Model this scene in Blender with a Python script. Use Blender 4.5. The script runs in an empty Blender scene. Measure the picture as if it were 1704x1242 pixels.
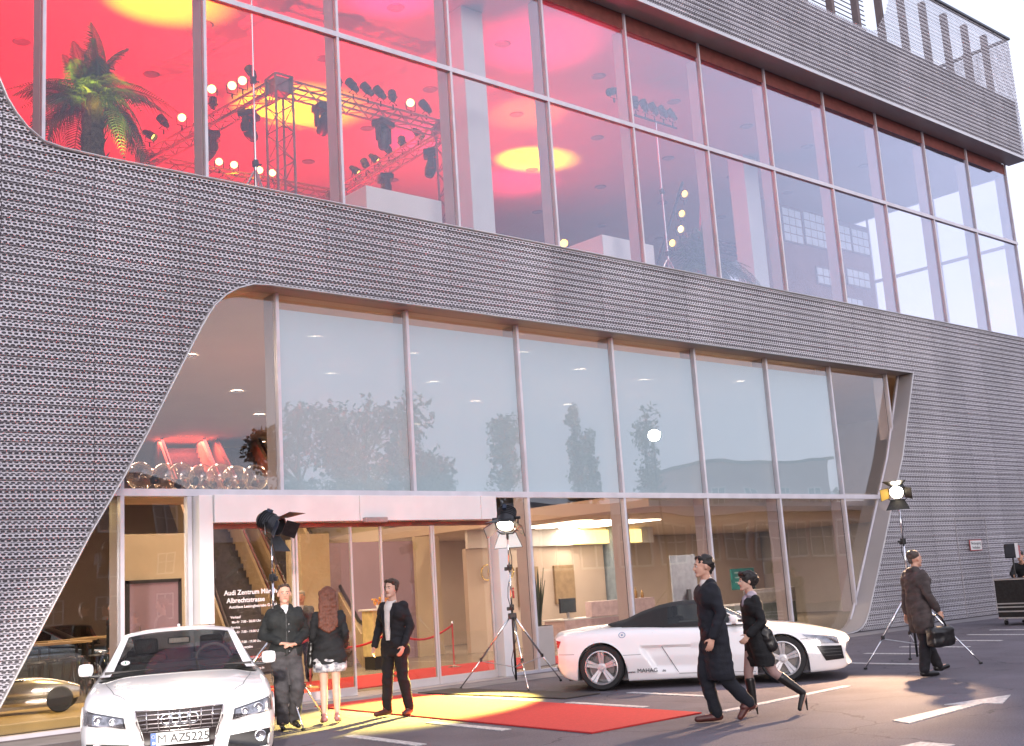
import bpy, bmesh, math, random
import numpy as np
from mathutils import Vector, Matrix, noise
from mathutils.bvhtree import BVHTree
random.seed(4)
R = math.radians
PI = math.pi
scene = bpy.context.scene
col = scene.collection

# ---------------------------------------------------------------- camera
cam_d = bpy.data.cameras.new('camera')
cam = bpy.data.objects.new('camera', cam_d)
col.objects.link(cam)
yaw, pitch, roll = .7256, .1834, -.0645
fw = Vector((math.sin(yaw)*math.cos(pitch), math.cos(yaw)*math.cos(pitch), math.sin(pitch)))
r0 = Vector((math.cos(yaw), -math.sin(yaw), 0)); u0 = r0.cross(fw)
rr = math.cos(roll)*r0 + math.sin(roll)*u0; uu = -math.sin(roll)*r0 + math.cos(roll)*u0
cam.matrix_world = Matrix(((rr.x, uu.x, -fw.x, -7.0786), (rr.y, uu.y, -fw.y, -16.9227), (rr.z, uu.z, -fw.z, 1.5627), (0, 0, 0, 1)))
cam_d.sensor_width = 36.0
cam_d.lens = 36.0*1941.62/1704
cam_d.clip_start = .1
cam_d.clip_end = 2000
scene.camera = cam

# ---------------------------------------------------------------- light
SUN_EL, SUN_AZ = R(9), R(205)          # azimuth measured clockwise from +Y
world = bpy.data.worlds.new('World'); scene.world = world
world.use_nodes = True
wn = world.node_tree.nodes; wl = world.node_tree.links
bg = wn['Background']
sky = wn.new('ShaderNodeTexSky'); sky.sky_type = 'NISHITA'; sky.sun_disc = False
sky.sun_elevation = SUN_EL; sky.sun_rotation = SUN_AZ
sky.air_density = 1.0; sky.dust_density = 6.0; sky.ozone_density = 1.6; sky.altitude = 500
# thin even evening overcast in front of the clear sky
ov = wn.new('ShaderNodeMix'); ov.data_type = 'RGBA'; ov.inputs['Factor'].default_value = .80
tcw = wn.new('ShaderNodeTexCoord'); nzw = wn.new('ShaderNodeTexNoise'); nzw.inputs['Scale'].default_value = 1.6; nzw.inputs['Detail'].default_value = 4
mpw = wn.new('ShaderNodeMapping'); mpw.inputs['Scale'].default_value = (1, 1, 3.5)
wl.new(tcw.outputs['Generated'], mpw.inputs['Vector']); wl.new(mpw.outputs['Vector'], nzw.inputs['Vector'])
rpw = wn.new('ShaderNodeValToRGB'); rpw.color_ramp.elements[0].position = .3; rpw.color_ramp.elements[1].position = .75
OVL = 6.6
rpw.color_ramp.elements[0].color = (.68*OVL, .73*OVL, .92*OVL, 1); rpw.color_ramp.elements[1].color = (.90*OVL, .86*OVL, 1.0*OVL, 1)
wl.new(nzw.outputs['Fac'], rpw.inputs['Fac'])
wl.new(sky.outputs['Color'], ov.inputs['A']); wl.new(rpw.outputs['Color'], ov.inputs['B'])
wl.new(ov.outputs['Result'], bg.inputs['Color'])
bg.inputs['Strength'].default_value = .15
sun_d = bpy.data.lights.new('sun', 'SUN'); sun_d.energy = .5; sun_d.angle = R(20); sun_d.color = (1, .92, .96)
sun = bpy.data.objects.new('sun', sun_d); col.objects.link(sun)
sdir = Vector((math.sin(SUN_AZ)*math.cos(SUN_EL), math.cos(SUN_AZ)*math.cos(SUN_EL), math.sin(SUN_EL)))
sun.rotation_euler = sdir.to_track_quat('Z', 'Y').to_euler()
scene.view_settings.view_transform = 'Standard'
scene.view_settings.look = 'None'
scene.view_settings.exposure = .84
scene.view_settings.gamma = 1.0
scene.view_settings.use_curve_mapping = False
scene.render.engine = 'CYCLES'
cy = scene.cycles
cy.max_bounces = 7; cy.diffuse_bounces = 3; cy.glossy_bounces = 4; cy.transmission_bounces = 4
cy.transparent_max_bounces = 14
cy.sample_clamp_indirect = 6.0
cy.caustics_reflective = False; cy.caustics_refractive = False
cy.use_denoising = True

# ---------------------------------------------------------------- materials
def mat(name, c, rough=.6, metal=0., var=.12, scale=6., bump=0., bscale=40., emit=None, estr=0., coat=0., spec=.5, c2=None, stretch=(1, 1, 1)):
    m = bpy.data.materials.new(name); m.use_nodes = True
    nt = m.node_tree; n = nt.nodes; l = nt.links
    b = n['Principled BSDF']
    b.inputs['Roughness'].default_value = rough; b.inputs['Metallic'].default_value = metal
    b.inputs['Coat Weight'].default_value = coat; b.inputs['Coat Roughness'].default_value = .04
    b.inputs['Specular IOR Level'].default_value = spec
    tc = n.new('ShaderNodeTexCoord'); mp = n.new('ShaderNodeMapping'); mp.inputs['Scale'].default_value = stretch
    l.new(tc.outputs['Object'], mp.inputs['Vector'])
    nz = n.new('ShaderNodeTexNoise'); nz.inputs['Scale'].default_value = scale; nz.inputs['Detail'].default_value = 5
    l.new(mp.outputs['Vector'], nz.inputs['Vector'])
    rp = n.new('ShaderNodeValToRGB')
    d = c2 or tuple(max(0, v*(1-var*2)) for v in c)
    rp.color_ramp.elements[0].position = .35; rp.color_ramp.elements[1].position = .65
    rp.color_ramp.elements[0].color = (*d, 1); rp.color_ramp.elements[1].color = (*c, 1)
    l.new(nz.outputs['Fac'], rp.inputs['Fac']); l.new(rp.outputs['Color'], b.inputs['Base Color'])
    if bump:
        n2 = n.new('ShaderNodeTexNoise'); n2.inputs['Scale'].default_value = bscale; n2.inputs['Detail'].default_value = 4
        l.new(mp.outputs['Vector'], n2.inputs['Vector'])
        bp = n.new('ShaderNodeBump'); bp.inputs['Strength'].default_value = bump; bp.inputs['Distance'].default_value = .01
        l.new(n2.outputs['Fac'], bp.inputs['Height']); l.new(bp.outputs['Normal'], b.inputs['Normal'])
    if emit:
        b.inputs['Emission Color'].default_value = (*emit, 1); b.inputs['Emission Strength'].default_value = estr
    return m

def glass_mat(name, tint, r0=.10, p=4.0, rough=.0, gtint=(1, 1, 1), wob=0.):
    """clear sheet: transparent with a mirror reflection that grows towards grazing angles (Schlick)"""
    m = bpy.data.materials.new(name); m.use_nodes = True
    nt = m.node_tree; n = nt.nodes; l = nt.links; q = NB(m)
    n.remove(n['Principled BSDF'])
    tr = n.new('ShaderNodeBsdfTransparent'); tr.inputs['Color'].default_value = (*tint, 1)
    gl = n.new('ShaderNodeBsdfGlossy'); gl.inputs['Roughness'].default_value = rough; gl.inputs['Color'].default_value = (*gtint, 1)
    ge = n.new('ShaderNodeNewGeometry'); dt = n.new('ShaderNodeVectorMath'); dt.operation = 'DOT_PRODUCT'
    l.new(ge.outputs['Incoming'], dt.inputs[0]); l.new(ge.outputs['Normal'], dt.inputs[1])
    s_ = q.m('POWER', q.m('SUBTRACT', 1.0, q.m('ABSOLUTE', dt.outputs['Value'])), p)
    f_ = q.m('MULTIPLY_ADD', s_, 1-r0, r0)
    if wob:
        tc = n.new('ShaderNodeTexCoord'); nz = n.new('ShaderNodeTexNoise'); nz.inputs['Scale'].default_value = .5; nz.inputs['Detail'].default_value = 1
        l.new(tc.outputs['Object'], nz.inputs['Vector'])
        bp = n.new('ShaderNodeBump'); bp.inputs['Strength'].default_value = wob; bp.inputs['Distance'].default_value = .03
        l.new(nz.outputs['Fac'], bp.inputs['Height']); l.new(bp.outputs['Normal'], gl.inputs['Normal'])
    mx = n.new('ShaderNodeMixShader')
    l.new(f_, mx.inputs['Fac']); l.new(tr.outputs[0], mx.inputs[1]); l.new(gl.outputs[0], mx.inputs[2])
    l.new(mx.outputs[0], n['Material Output'].inputs['Surface'])
    return m

class NB:
    """tiny helper for math node graphs"""
    def __init__(s, m): s.n = m.node_tree.nodes; s.l = m.node_tree.links
    def m(s, op, a, b=None, c=None):
        q = s.n.new('ShaderNodeMath'); q.operation = op
        for i, v in enumerate((a, b, c)):
            if v is None: continue
            if isinstance(v, (int, float)): q.inputs[i].default_value = v
            else: s.l.new(v, q.inputs[i])
        return q.outputs[0]

# ---------------------------------------------------------------- mesh builder
class MB:
    def __init__(s): s.v = []; s.f = []; s.uv = None
    def add(s, vs, fs):
        o = len(s.v); s.v += [tuple(v) for v in vs]; s.f += [tuple(i+o for i in f) for f in fs]; return s
    def box(s, c, d, rot=None):
        hx, hy, hz = d[0]/2, d[1]/2, d[2]/2
        vs = [Vector((x, y, z)) for x in (-hx, hx) for y in (-hy, hy) for z in (-hz, hz)]
        if rot is not None: vs = [rot @ v for v in vs]
        vs = [v+Vector(c) for v in vs]
        return s.add(vs, [(0, 1, 3, 2), (4, 6, 7, 5), (0, 4, 5, 1), (2, 3, 7, 6), (0, 2, 6, 4), (1, 5, 7, 3)])
    def bx(s, x0, x1, y0, y1, z0, z1):
        return s.box(((x0+x1)/2, (y0+y1)/2, (z0+z1)/2), (abs(x1-x0), abs(y1-y0), abs(z1-z0)))
    def rbox(s, c, d, r=.02, rot=None):
        """box with chamfered edges"""
        hx, hy, hz = d[0]/2, d[1]/2, d[2]/2; r = min(r, hx*.9, hy*.9, hz*.9)
        bm = bmesh.new(); bmesh.ops.create_cube(bm, size=1)
        for v in bm.verts: v.co = Vector((v.co.x*2*hx, v.co.y*2*hy, v.co.z*2*hz))
        bmesh.ops.bevel(bm, geom=list(bm.edges), offset=r, segments=2, affect='EDGES', profile=.6)
        bm.verts.index_update()
        vs = [v.co.copy() for v in bm.verts]; fs = [[v.index for v in f.verts] for f in bm.faces]; bm.free()
        if rot is not None: vs = [rot @ v for v in vs]
        return s.add([v+Vector(c) for v in vs], fs)
    def tube(s, pts, r, n=8, caps=True, flat=None):
        pts = [Vector(p) for p in pts]; rs = r if isinstance(r, (list, tuple)) else [r]*len(pts)
        vs = []; fs = []; up = None
        for i, p in enumerate(pts):
            t = (pts[min(i+1, len(pts)-1)]-pts[max(i-1, 0)]).normalized()
            if up is None or abs(up.dot(t)) > .98: up = Vector((0, 0, 1)) if abs(t.z) < .9 else Vector((1, 0, 0))
            a = (up - t*up.dot(t)).normalized(); b = t.cross(a); up = a
            for k in range(n):
                w = 2*PI*k/n; vs.append(p + a*math.cos(w)*rs[i]*(flat or 1) + b*math.sin(w)*rs[i])
        for i in range(len(pts)-1):
            for k in range(n):
                fs.append((i*n+k, i*n+(k+1) % n, (i+1)*n+(k+1) % n, (i+1)*n+k))
        if caps: fs.append(tuple(range(n-1, -1, -1))); fs.append(tuple((len(pts)-1)*n+k for k in range(n)))
        return s.add(vs, fs)
    def lathe(s, prof, n=16, M=None):
        """prof: list of (radius, height) spun about z"""
        vs = []; fs = []
        for r, z in prof:
            for k in range(n):
                w = 2*PI*k/n; v = Vector((r*math.cos(w), r*math.sin(w), z)); vs.append(M @ v if M else v)
        for i in range(len(prof)-1):
            for k in range(n): fs.append((i*n+k, i*n+(k+1) % n, (i+1)*n+(k+1) % n, (i+1)*n+k))
        if prof[0][0] > 1e-4: fs.append(tuple(range(n-1, -1, -1)))
        if prof[-1][0] > 1e-4: fs.append(tuple((len(prof)-1)*n+k for k in range(n)))
        return s.add(vs, fs)
    def prism(s, poly, d, M=None):
        """poly in xz plane extruded along y by d"""
        n = len(poly); vs = [Vector((x, 0, z)) for x, z in poly]+[Vector((x, d, z)) for x, z in poly]
        if M: vs = [M @ v for v in vs]
        fs = [tuple(range(n)), tuple(range(2*n-1, n-1, -1))]+[(i, i+n, (i+1) % n+n, (i+1) % n) for i in range(n)]
        return s.add(vs, fs)
    def grid(s, rows, closed=False):
        m = len(rows[0]); o = []
        for r in rows: o += r
        fs = []
        for i in range(len(rows)-1):
            for k in range(m if closed else m-1):
                fs.append((i*m+k, i*m+(k+1) % m, (i+1)*m+(k+1) % m, (i+1)*m+k))
        return s.add(o, fs)
    def build(s, name, m, parent=None, smooth=False, fix=True, merge=0):
        me = bpy.data.meshes.new(name); me.from_pydata(s.v, [], s.f)
        if fix or merge:
            bm = bmesh.new(); bm.from_mesh(me)
            if merge: bmesh.ops.remove_doubles(bm, verts=bm.verts, dist=merge)
            if fix: bmesh.ops.recalc_face_normals(bm, faces=bm.faces)
            bm.to_mesh(me); bm.free()
        if m: me.materials.append(m)
        o = bpy.data.objects.new(name, me); col.objects.link(o)
        if smooth:
            me.shade_smooth()
            if smooth is not True: me.set_sharp_from_angle(angle=R(smooth))
        if parent: o.parent = parent
        return o

def empty(name, loc=(0, 0, 0), rz=0.):
    o = bpy.data.objects.new(name, None); col.objects.link(o); o.location = loc; o.rotation_euler = (0, 0, rz)
    o.empty_display_size = .2
    return o
def tag(o, label=None, cat=None, group=None, kind=None):
    if label: o['label'] = label
    if cat: o['category'] = cat
    if group: o['group'] = group
    if kind: o['kind'] = kind
    return o
def thing(name, label, cat, loc=(0, 0, 0), rz=0., group=None): return tag(empty(name, loc, rz), label, cat, group)
KIDS = {}
def kids(o):
    return [c for c in list(bpy.data.objects) if c.parent is o]
def dup(root, loc=None, rz=None, label=None, group=None, scale=None):
    r = root.copy(); col.objects.link(r)
    if loc is not None: r.location = loc
    if rz is not None: r.rotation_euler = (0, 0, rz)
    if label: r['label'] = label
    if group: r['group'] = group
    if scale: r.scale = (scale,)*3
    for ch in kids(root):
        c = ch.copy(); col.objects.link(c); c.parent = r
        for g in kids(ch):
            e = g.copy(); col.objects.link(e); e.parent = c
    return r
def inst(o, parent=None, M=None, name=None):
    c = o.copy(); col.objects.link(c)
    if parent: c.parent = parent
    if M is not None: c.matrix_local = M
    if name: c.name = name
    return c
def text(name, body, size, m, parent, M, ext=.002, align='LEFT', shear=0., bold=0.):
    cu = bpy.data.curves.new(name, 'FONT'); cu.body = body; cu.size = size; cu.extrude = ext; cu.align_x = align
    cu.shear = shear; cu.offset = bold; cu.resolution_u = 3
    t = bpy.data.objects.new(name, cu); col.objects.link(t)
    dg = bpy.context.evaluated_depsgraph_get(); me = bpy.data.meshes.new_from_object(t.evaluated_get(dg))
    bpy.data.objects.remove(t); bpy.data.curves.remove(cu)
    me.materials.clear(); me.materials.append(m)
    o = bpy.data.objects.new(name, me); col.objects.link(o); o.parent = parent; o.matrix_local = M
    return o
def cr(pts, t):
    """Catmull-Rom/linear safe interpolation of y over sorted (x, y)"""
    if t <= pts[0][0]: return pts[0][1]
    if t >= pts[-1][0]: return pts[-1][1]
    for i in range(len(pts)-1):
        x0, y0 = pts[i]; x1, y1 = pts[i+1]
        if x0 <= t <= x1:
            u = (t-x0)/(x1-x0)
            ya, xa = (pts[i-1][1], pts[i-1][0]) if i else (y0, x0-1e-6); yb, xb = (pts[i+2][1], pts[i+2][0]) if i+2 < len(pts) else (y1, x1+1e-6)
            d = (y1-y0)/(x1-x0)
            da = (y0-ya)/(x0-xa) if i else d; db = (yb-y1)/(xb-x1) if i+2 < len(pts) else d
            m0 = 0 if da*d <= 0 else 2*da*d/(da+d); m1 = 0 if db*d <= 0 else 2*db*d/(db+d)
            h = x1-x0
            return (2*u**3-3*u*u+1)*y0+(u**3-2*u*u+u)*h*m0+(-2*u**3+3*u*u)*y1+(u**3-u*u)*h*m1
    return pts[-1][1]

M_alu = mat('brushed_aluminium', (.55, .55, .57), .38, .75, .08, 3)
M_frame = mat('window_frame_paint', (.64, .61, .66), .4, .2, .06, 3)
M_frame_dark = mat('dark_gasket', (.03, .03, .035), .5)
M_white = mat('white_enamel', (.74, .72, .72), .35, 0, .04, 2)
M_black = mat('black_plastic', (.018, .018, .02), .4)
M_blackmet = mat('black_steel', (.03, .03, .033), .35, .4, .2, 20)
M_chrome = mat('chrome', (.75, .75, .76), .12, 1., .03, 4)
M_wall = mat('cream_wall', (.56, .43, .26), .8, 0, .06, 1.5)
M_white_wall = mat('white_plaster', (.70, .66, .62), .85, 0, .03, 2)
M_asphalt = mat('asphalt', (.142, .125, .150), .8, 0, .18, .9, .9, 120, c2=(.105, .090, .108))
def asphalt_detail(m):
    nt = m.node_tree; n = nt.nodes; l = nt.links; q = NB(m); b = n['Principled BSDF']
    src = b.inputs['Base Color'].links[0].from_socket
    tc = n.new('ShaderNodeTexCoord')
    def nz(sc, det=3, rough=.6):
        x = n.new('ShaderNodeTexNoise'); x.inputs['Scale'].default_value = sc; x.inputs['Detail'].default_value = det; x.inputs['Roughness'].default_value = rough
        l.new(tc.outputs['Object'], x.inputs['Vector']); return x.outputs['Fac']
    grit = q.m('MULTIPLY_ADD', q.m('SUBTRACT', nz(55, 2), .5), 1.5, 1.0)            # aggregate
    speck = q.m('MULTIPLY', q.m('GREATER_THAN', nz(95, 1), .70), .9)
    patchn = q.m('MULTIPLY_ADD', q.m('GREATER_THAN', nz(.16, 1), .53), -.12, 1.0)       # resurfaced patches
    oil = q.m('MULTIPLY_ADD', q.m('GREATER_THAN', nz(.8, 5, .7), .64), -.22, 1.0)
    v = n.new('ShaderNodeTexVoronoi'); v.feature = 'DISTANCE_TO_EDGE'; v.inputs['Scale'].default_value = .28
    w = n.new('ShaderNodeVectorMath'); w.operation = 'ADD'; nv = n.new('ShaderNodeTexNoise'); nv.inputs['Scale'].default_value = 1.3; nv.inputs['Detail'].default_value = 5
    l.new(tc.outputs['Object'], nv.inputs['Vector']); l.new(tc.outputs['Object'], w.inputs[0]); l.new(nv.outputs['Color'], w.inputs[1]); l.new(w.outputs[0], v.inputs['Vector'])
    crack = q.m('MULTIPLY_ADD', q.m('LESS_THAN', v.outputs['Distance'], .0035), -.45, 1.0)
    f = q.m('MULTIPLY', q.m('MULTIPLY', q.m('ADD', grit, speck), patchn), q.m('MULTIPLY', oil, crack))
    vm = n.new('ShaderNodeVectorMath'); vm.operation = 'SCALE'; l.new(src, vm.inputs[0]); l.new(f, vm.inputs['Scale'])
    l.new(vm.outputs[0], b.inputs['Base Color'])
asphalt_detail(M_asphalt)
M_paint = mat('road_paint', (.60, .58, .58), .7, 0, .25, 22, .3, 60, c2=(.34, .32, .33))
# ================================================================ ground
g = MB(); g.bx(-400, 400, -400, 500, -.3, 0); tag(g.build('ground', M_asphalt), kind='structure')
M_pave = mat('concrete_paving', (.25, .23, .24), .85, 0, .12, 2, .3, 60)

# ================================================================ perforated cladding material
def perforated(name, c, pu=.084, pv=.0455, hu=.405, hv=.375, rough=.45, metal=.35):
    m = mat(name, c, rough, metal, .07, .7)
    nt = m.node_tree; n = nt.nodes; l = nt.links; q = NB(m)
    uvn = n.new('ShaderNodeUVMap'); uvn.uv_map = 'sheet'
    sp = n.new('ShaderNodeSeparateXYZ'); l.new(uvn.outputs[0], sp.inputs[0])
    v = q.m('DIVIDE', sp.outputs[1], pv); row = q.m('FLOOR', v)
    odd = q.m('MULTIPLY', q.m('FLOORED_MODULO', row, 2.0), .5)
    uu_ = q.m('SUBTRACT', q.m('FRACT', q.m('ADD', q.m('DIVIDE', sp.outputs[0], pu), odd)), .5)
    vv_ = q.m('SUBTRACT', q.m('FRACT', v), .5)
    a = q.m('ABSOLUTE', q.m('DIVIDE', uu_, hu)); b = q.m('ABSOLUTE', q.m('DIVIDE', vv_, hv))
    hexd = q.m('MAXIMUM', b, q.m('ADD', a, q.m('MULTIPLY', b, .42)))      # elongated hexagon
    hole = q.m('LESS_THAN', hexd, 1.0)
    tr = n.new('ShaderNodeBsdfTransparent'); mx = n.new('ShaderNodeMixShader')
    l.new(hole, mx.inputs['Fac']); l.new(n['Principled BSDF'].outputs[0], mx.inputs[1]); l.new(tr.outputs[0], mx.inputs[2])
    l.new(mx.outputs[0], n['Material Output'].inputs['Surface'])
    return m
M_mesh = perforated('perforated_aluminium', (.68, .655, .70), metal=.15)
def panel_variation(m):
    nt = m.node_tree; n = nt.nodes; l = nt.links; q = NB(m); b = n['Principled BSDF']
    src = b.inputs['Base Color'].links[0].from_socket; oi = n.new('ShaderNodeObjectInfo')
    tc = n.new('ShaderNodeTexCoord'); mp = n.new('ShaderNodeMapping'); mp.inputs['Scale'].default_value = (3.2, 1, .12)
    nz = n.new('ShaderNodeTexNoise'); nz.inputs['Scale'].default_value = 1.6; nz.inputs['Detail'].default_value = 6
    l.new(tc.outputs['Object'], mp.inputs['Vector']); l.new(mp.outputs[0], nz.inputs['Vector'])
    f = q.m('MULTIPLY', q.m('MULTIPLY_ADD', oi.outputs['Random'], .16, .90), q.m('MULTIPLY_ADD', nz.outputs['Fac'], .34, .83))
    vm = n.new('ShaderNodeVectorMath'); vm.operation = 'SCALE'; l.new(src, vm.inputs[0]); l.new(f, vm.inputs['Scale']); l.new(vm.outputs[0], b.inputs['Base Color'])
    l.new(q.m('MULTIPLY_ADD', oi.outputs['Random'], .2, .35), b.inputs['Roughness'])
panel_variation(M_mesh)
M_back = mat('cladding_backing', (.12, .11, .125), .7, 0, .1, 1)

YM = -.42            # face of the cladding
PITCH = .134
ZS, ZT1, ZA, ZB, ZT2, ZC, ZBAND, ZTOP = .04, 3.356, 6.745, 8.43, 12.0, 14.85, 17.02, 19.22
XL, XR = -12.2, 31.6
D = 2.7
# outline of the lower (slanted) opening and the upper opening
lowL = [(0, -2.32), (.48, -1.82), (1.77, -1.13), (2.73, -.62), (3.56, -.12), (4.23, .25), (5.28, .79), (5.91, 1.12), (6.1, 1.23), (6.28, 1.35), (6.48, 1.55), (6.62, 1.77), (6.72, 2.05), (ZA, 2.35)]
lowR = [(0, 17.7), (.03, 18.3), (.12, 18.5), (.3, 18.68), (.52, 18.83), (1.31, 19.33), (2.96, 20.35), (4.4, 21.25), (ZA-.03, 22.33), (ZA, 22.35)]
upL = [(ZB-.03, 1.2), (8.40, -.4), (8.42, -1.03), (8.47, -1.33), (8.64, -1.57), (8.81, -1.72), (9.01, -1.85), (9.31, -1.98), (9.7, -2.10), (10.6, -2.35), (ZC, -3.5)]
def lin(pts, t):
    if t <= pts[0][0]: return pts[0][1]
    if t >= pts[-1][0]: return pts[-1][1]
    for (a, b), (c, d) in zip(pts, pts[1:]):
        if a <= t <= c: return b+(d-b)*(t-a)/(c-a) if c > a else d
def holes(z):
    h = []
    if z < ZA-1e-4: h.append((lin(lowL, z), lin(lowR, z)))
    if ZB-.03 < z < ZC-1e-4: h.append((lin(upL, z), 99))
    if z > ZBAND+1e-4:
        h.append((9.0, lin([(ZBAND, 22.55), (17.15, 22.85), (17.41, 23.05), (17.9, 23.5), (18.4, 23.75), (19.3, 24.0)], z)))
    return h
# corrugation profile: (height within pitch, depth)
PROF = [(0., .0), (.066, .0), (.084, .045), (.112, .045)]
def panel(x0, x1, z0, z1):
    lv = []
    k = math.floor(z0/PITCH)
    while k*PITCH < z1:
        for a, b in PROF:
            z = k*PITCH+a
            if z0 <= z <= z1: lv.append((z, b))
        k += 1
    for s in (ZA-2e-4, ZA+2e-4, ZB-.031, ZB-.029, ZC-2e-4, ZC+2e-4, ZBAND-2e-4, ZBAND+2e-4, z0, z1):
        if z0 <= s <= z1:
            t = (s/PITCH) % 1*PITCH
            pr_ = PROF+[(PITCH, 0.)]
            lv.append((s, lin(pr_, t)))
    lv = sorted(set(lv))
    mb = MB(); uvs = []; arc = 0
    for (za, da), (zb_, db) in zip(lv, lv[1:]):
        seg = math.hypot(zb_-za, db-da); a0 = arc; arc += seg
        if zb_-za < 1e-5: continue
        def iv(z):
            cur = [(x0, x1)]
            for h0, h1 in holes(z):
                nx = []
                for p, q_ in cur:
                    if h0 > p: nx.append((p, min(q_, h0)))
                    if h1 < q_: nx.append((max(p, h1), q_))
                cur = [(p, q_) for p, q_ in nx if q_-p > 1e-4]
            return cur
        A = iv(za+1e-5); B = iv(zb_-1e-5)
        if len(A) != len(B):
            A = B if len(B) < len(A) else A; B = A
        for (p0, p1), (q0, q1) in zip(A, B):
            mb.add([(p0, YM+da, za), (p1, YM+da, za), (q1, YM+db, zb_), (q0, YM+db, zb_)], [(0, 1, 2, 3)])
            uvs += [(p0, a0), (p1, a0), (q1, a0+seg), (q0, a0+seg)]
    if not mb.f: return None
    return mb, uvs
bld = thing('showroom_building', 'large car showroom clad in perforated corrugated aluminium with two big glazed openings', 'building')
def add_sheet(mb, uvs, name, parent, m=None):
    o = mb.build(name, m or M_mesh, parent, fix=False)
    ul = o.data.uv_layers.new(name='sheet')
    ul.data.foreach_set('uv', [c for uv in uvs for c in uv])
    return o
SEAM = .79
xs = [XL]
x = SEAM + 1.35*math.ceil((XL-SEAM)/1.35+.2)
while x < XR-.3: xs.append(x); x += 1.35
xs.append(XR)
for a, b in zip(xs, xs[1:]):
    for z0_, z1_ in ((ZS, ZA), (ZA, ZB-.03), (ZB-.03, ZC), (ZC, ZBAND), (ZBAND, ZTOP)):
        r_ = panel(a+.006, b-.006, z0_, z1_)
        if r_: add_sheet(r_[0], r_[1], 'cladding_panel', bld)

# end face of the cladding (right gable) above the upper windows
def side_panel(y0, y1, z0, z1):
    mb = MB(); uvs = []; arc = 0; lv = []
    k = math.floor(z0/PITCH)
    while k*PITCH < z1:
        for a, b in PROF:
            if z0 <= k*PITCH+a <= z1: lv.append((k*PITCH+a, b))
        k += 1
    for (za, da), (zb_, db) in zip(lv, lv[1:]):
        seg = math.hypot(zb_-za, db-da)
        mb.add([(XR-da, y0, za), (XR-da, y1, za), (XR-db, y1, zb_), (XR-db, y0, zb_)], [(0, 1, 2, 3)])
        uvs += [(y0, arc), (y1, arc), (y1, arc+seg), (y0, arc+seg)]; arc += seg
    return mb, uvs
for k in range(13):
    y0 = YM+k*1.35
    a, b = side_panel(y0+.006, y0+1.344, ZC, ZTOP); add_sheet(a, b, 'cladding_panel', bld)
    a, b = side_panel(y0+.006, y0+1.344, ZS, ZB); add_sheet(a, b, 'cladding_panel', bld)
# backing walls behind the mesh (with the same openings, slightly smaller holes hidden by the reveals)
def backing(poly_pts, y, t=.02):
    mb = MB(); mb.prism(poly_pts, t, Matrix.Translation((0, y, 0))); return mb
YB = YM+.11
left = [(XL, 0), (lowL[0][1], 0)]+[(x, z) for z, x in lowL[1:]]
bm_ = MB()
polys = []
polys.append([(XL, 0)]+[(x, z) for z, x in lowL]+[(2.35, 7.5), (XL, 7.5)])
polys.append([(2.35, ZA), (lowR[-1][1], ZA), (XR, ZA), (XR, ZB-.03), (1.2, ZB-.03), (2.35, 7.5)][:5]+[(1.2, 7.5), (2.35, 7.5)])
polys.append([(x, z) for z, x in lowR]+[(XR, ZA), (XR, 0)])
polys.append([(XL, 7.5), (1.2, 7.5)]+[(x, z) for z, x in upL]+[(XL, ZC)])
polys.append([(XL, ZC), (XR, ZC), (XR, ZBAND-.03), (XL, ZBAND-.03)])
for i, p in enumerate(polys): backing(p, YB).build('wall_lining', M_back, bld)
# reveals: the smooth sheet that lines each opening
def reveal(path, y0, y1, name, m, thick=.025):
    """path in (x, z): a band swept from y0 to y1, with a small raised lip at the front"""
    mb = MB()
    P = [Vector((a, 0, b)) for a, b in path]
    nrm = []
    for i in range(len(P)):
        t = (P[min(i+1, len(P)-1)]-P[max(0, i-1)]).normalized(); nrm.append(Vector((-t.z, 0, t.x)))
    rows = []
    for p, nn in zip(P, nrm):
        rows.append([p+Vector((0, y0, 0)), p+Vector((0, y1, 0)), p+nn*thick+Vector((0, y1, 0)), p+nn*thick+Vector((0, y0, 0))])
    mb.grid(rows, closed=True)
    return mb.build(name, m, bld, smooth=40)
M_reveal = mat('reveal_sheet', (.42, .39, .39), .42, .3, .05, .8)
lp = [(x, z) for z, x in reversed(lowL)]
lo_path = [(lowR[0][1], .012)]+[(x, max(z, .012)) for z, x in lowR[1:]]
# smooth the right bottom corner into the ground
lo_path = [(17.2, .014), (17.9, .02), (18.2, .05), (18.42, .12), (18.6, .24), (18.74, .40), (18.83, .52)]+[(x, z) for z, x in lowR[5:]]
reveal([(x, z) for x, z in reversed(lo_path)], YM-.02, .08, 'opening_reveal', M_reveal, -.03)
reveal([(x, z) for x, z in lp[::-1]]+[(x, ZA) for x in (3.5, 8, 14, 20, 22.34)], YM-.02, .08, 'opening_reveal', M_reveal, .02)
reveal([(x, z) for z, x in reversed(upL)]+[(x, ZB-.03) for x in (5, 12, 20, XR)], YM-.02, .26, 'opening_reveal', M_reveal, -.02)
s = MB(); s.bx(-3.5, XR, YM-.02, .22, ZC-.03, ZC+.0); s.build('soffit', M_reveal, bld)
M_lip = mat('edge_trim', (.62, .6, .6), .3, .6, .05, 2)
s = MB(); s.bx(-3.5, XR+.01, YM-.035, YM-.02, ZC-.045, ZC+.03); s.build('edge_trim', M_lip, bld)
def lip(path, name='edge_trim', r=.014):
    mb = MB(); mb.tube([(a, YM-.025, b) for a, b in path], r, 6); mb.build(name, M_lip, bld, smooth=True)
lip(lp[::-1]+[(x, ZA) for x in (3.5, 22.35)]); lip([(x, z) for x, z in lo_path])
lip([(x, z) for z, x in reversed(upL)]+[(XR, ZB-.03)])
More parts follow.
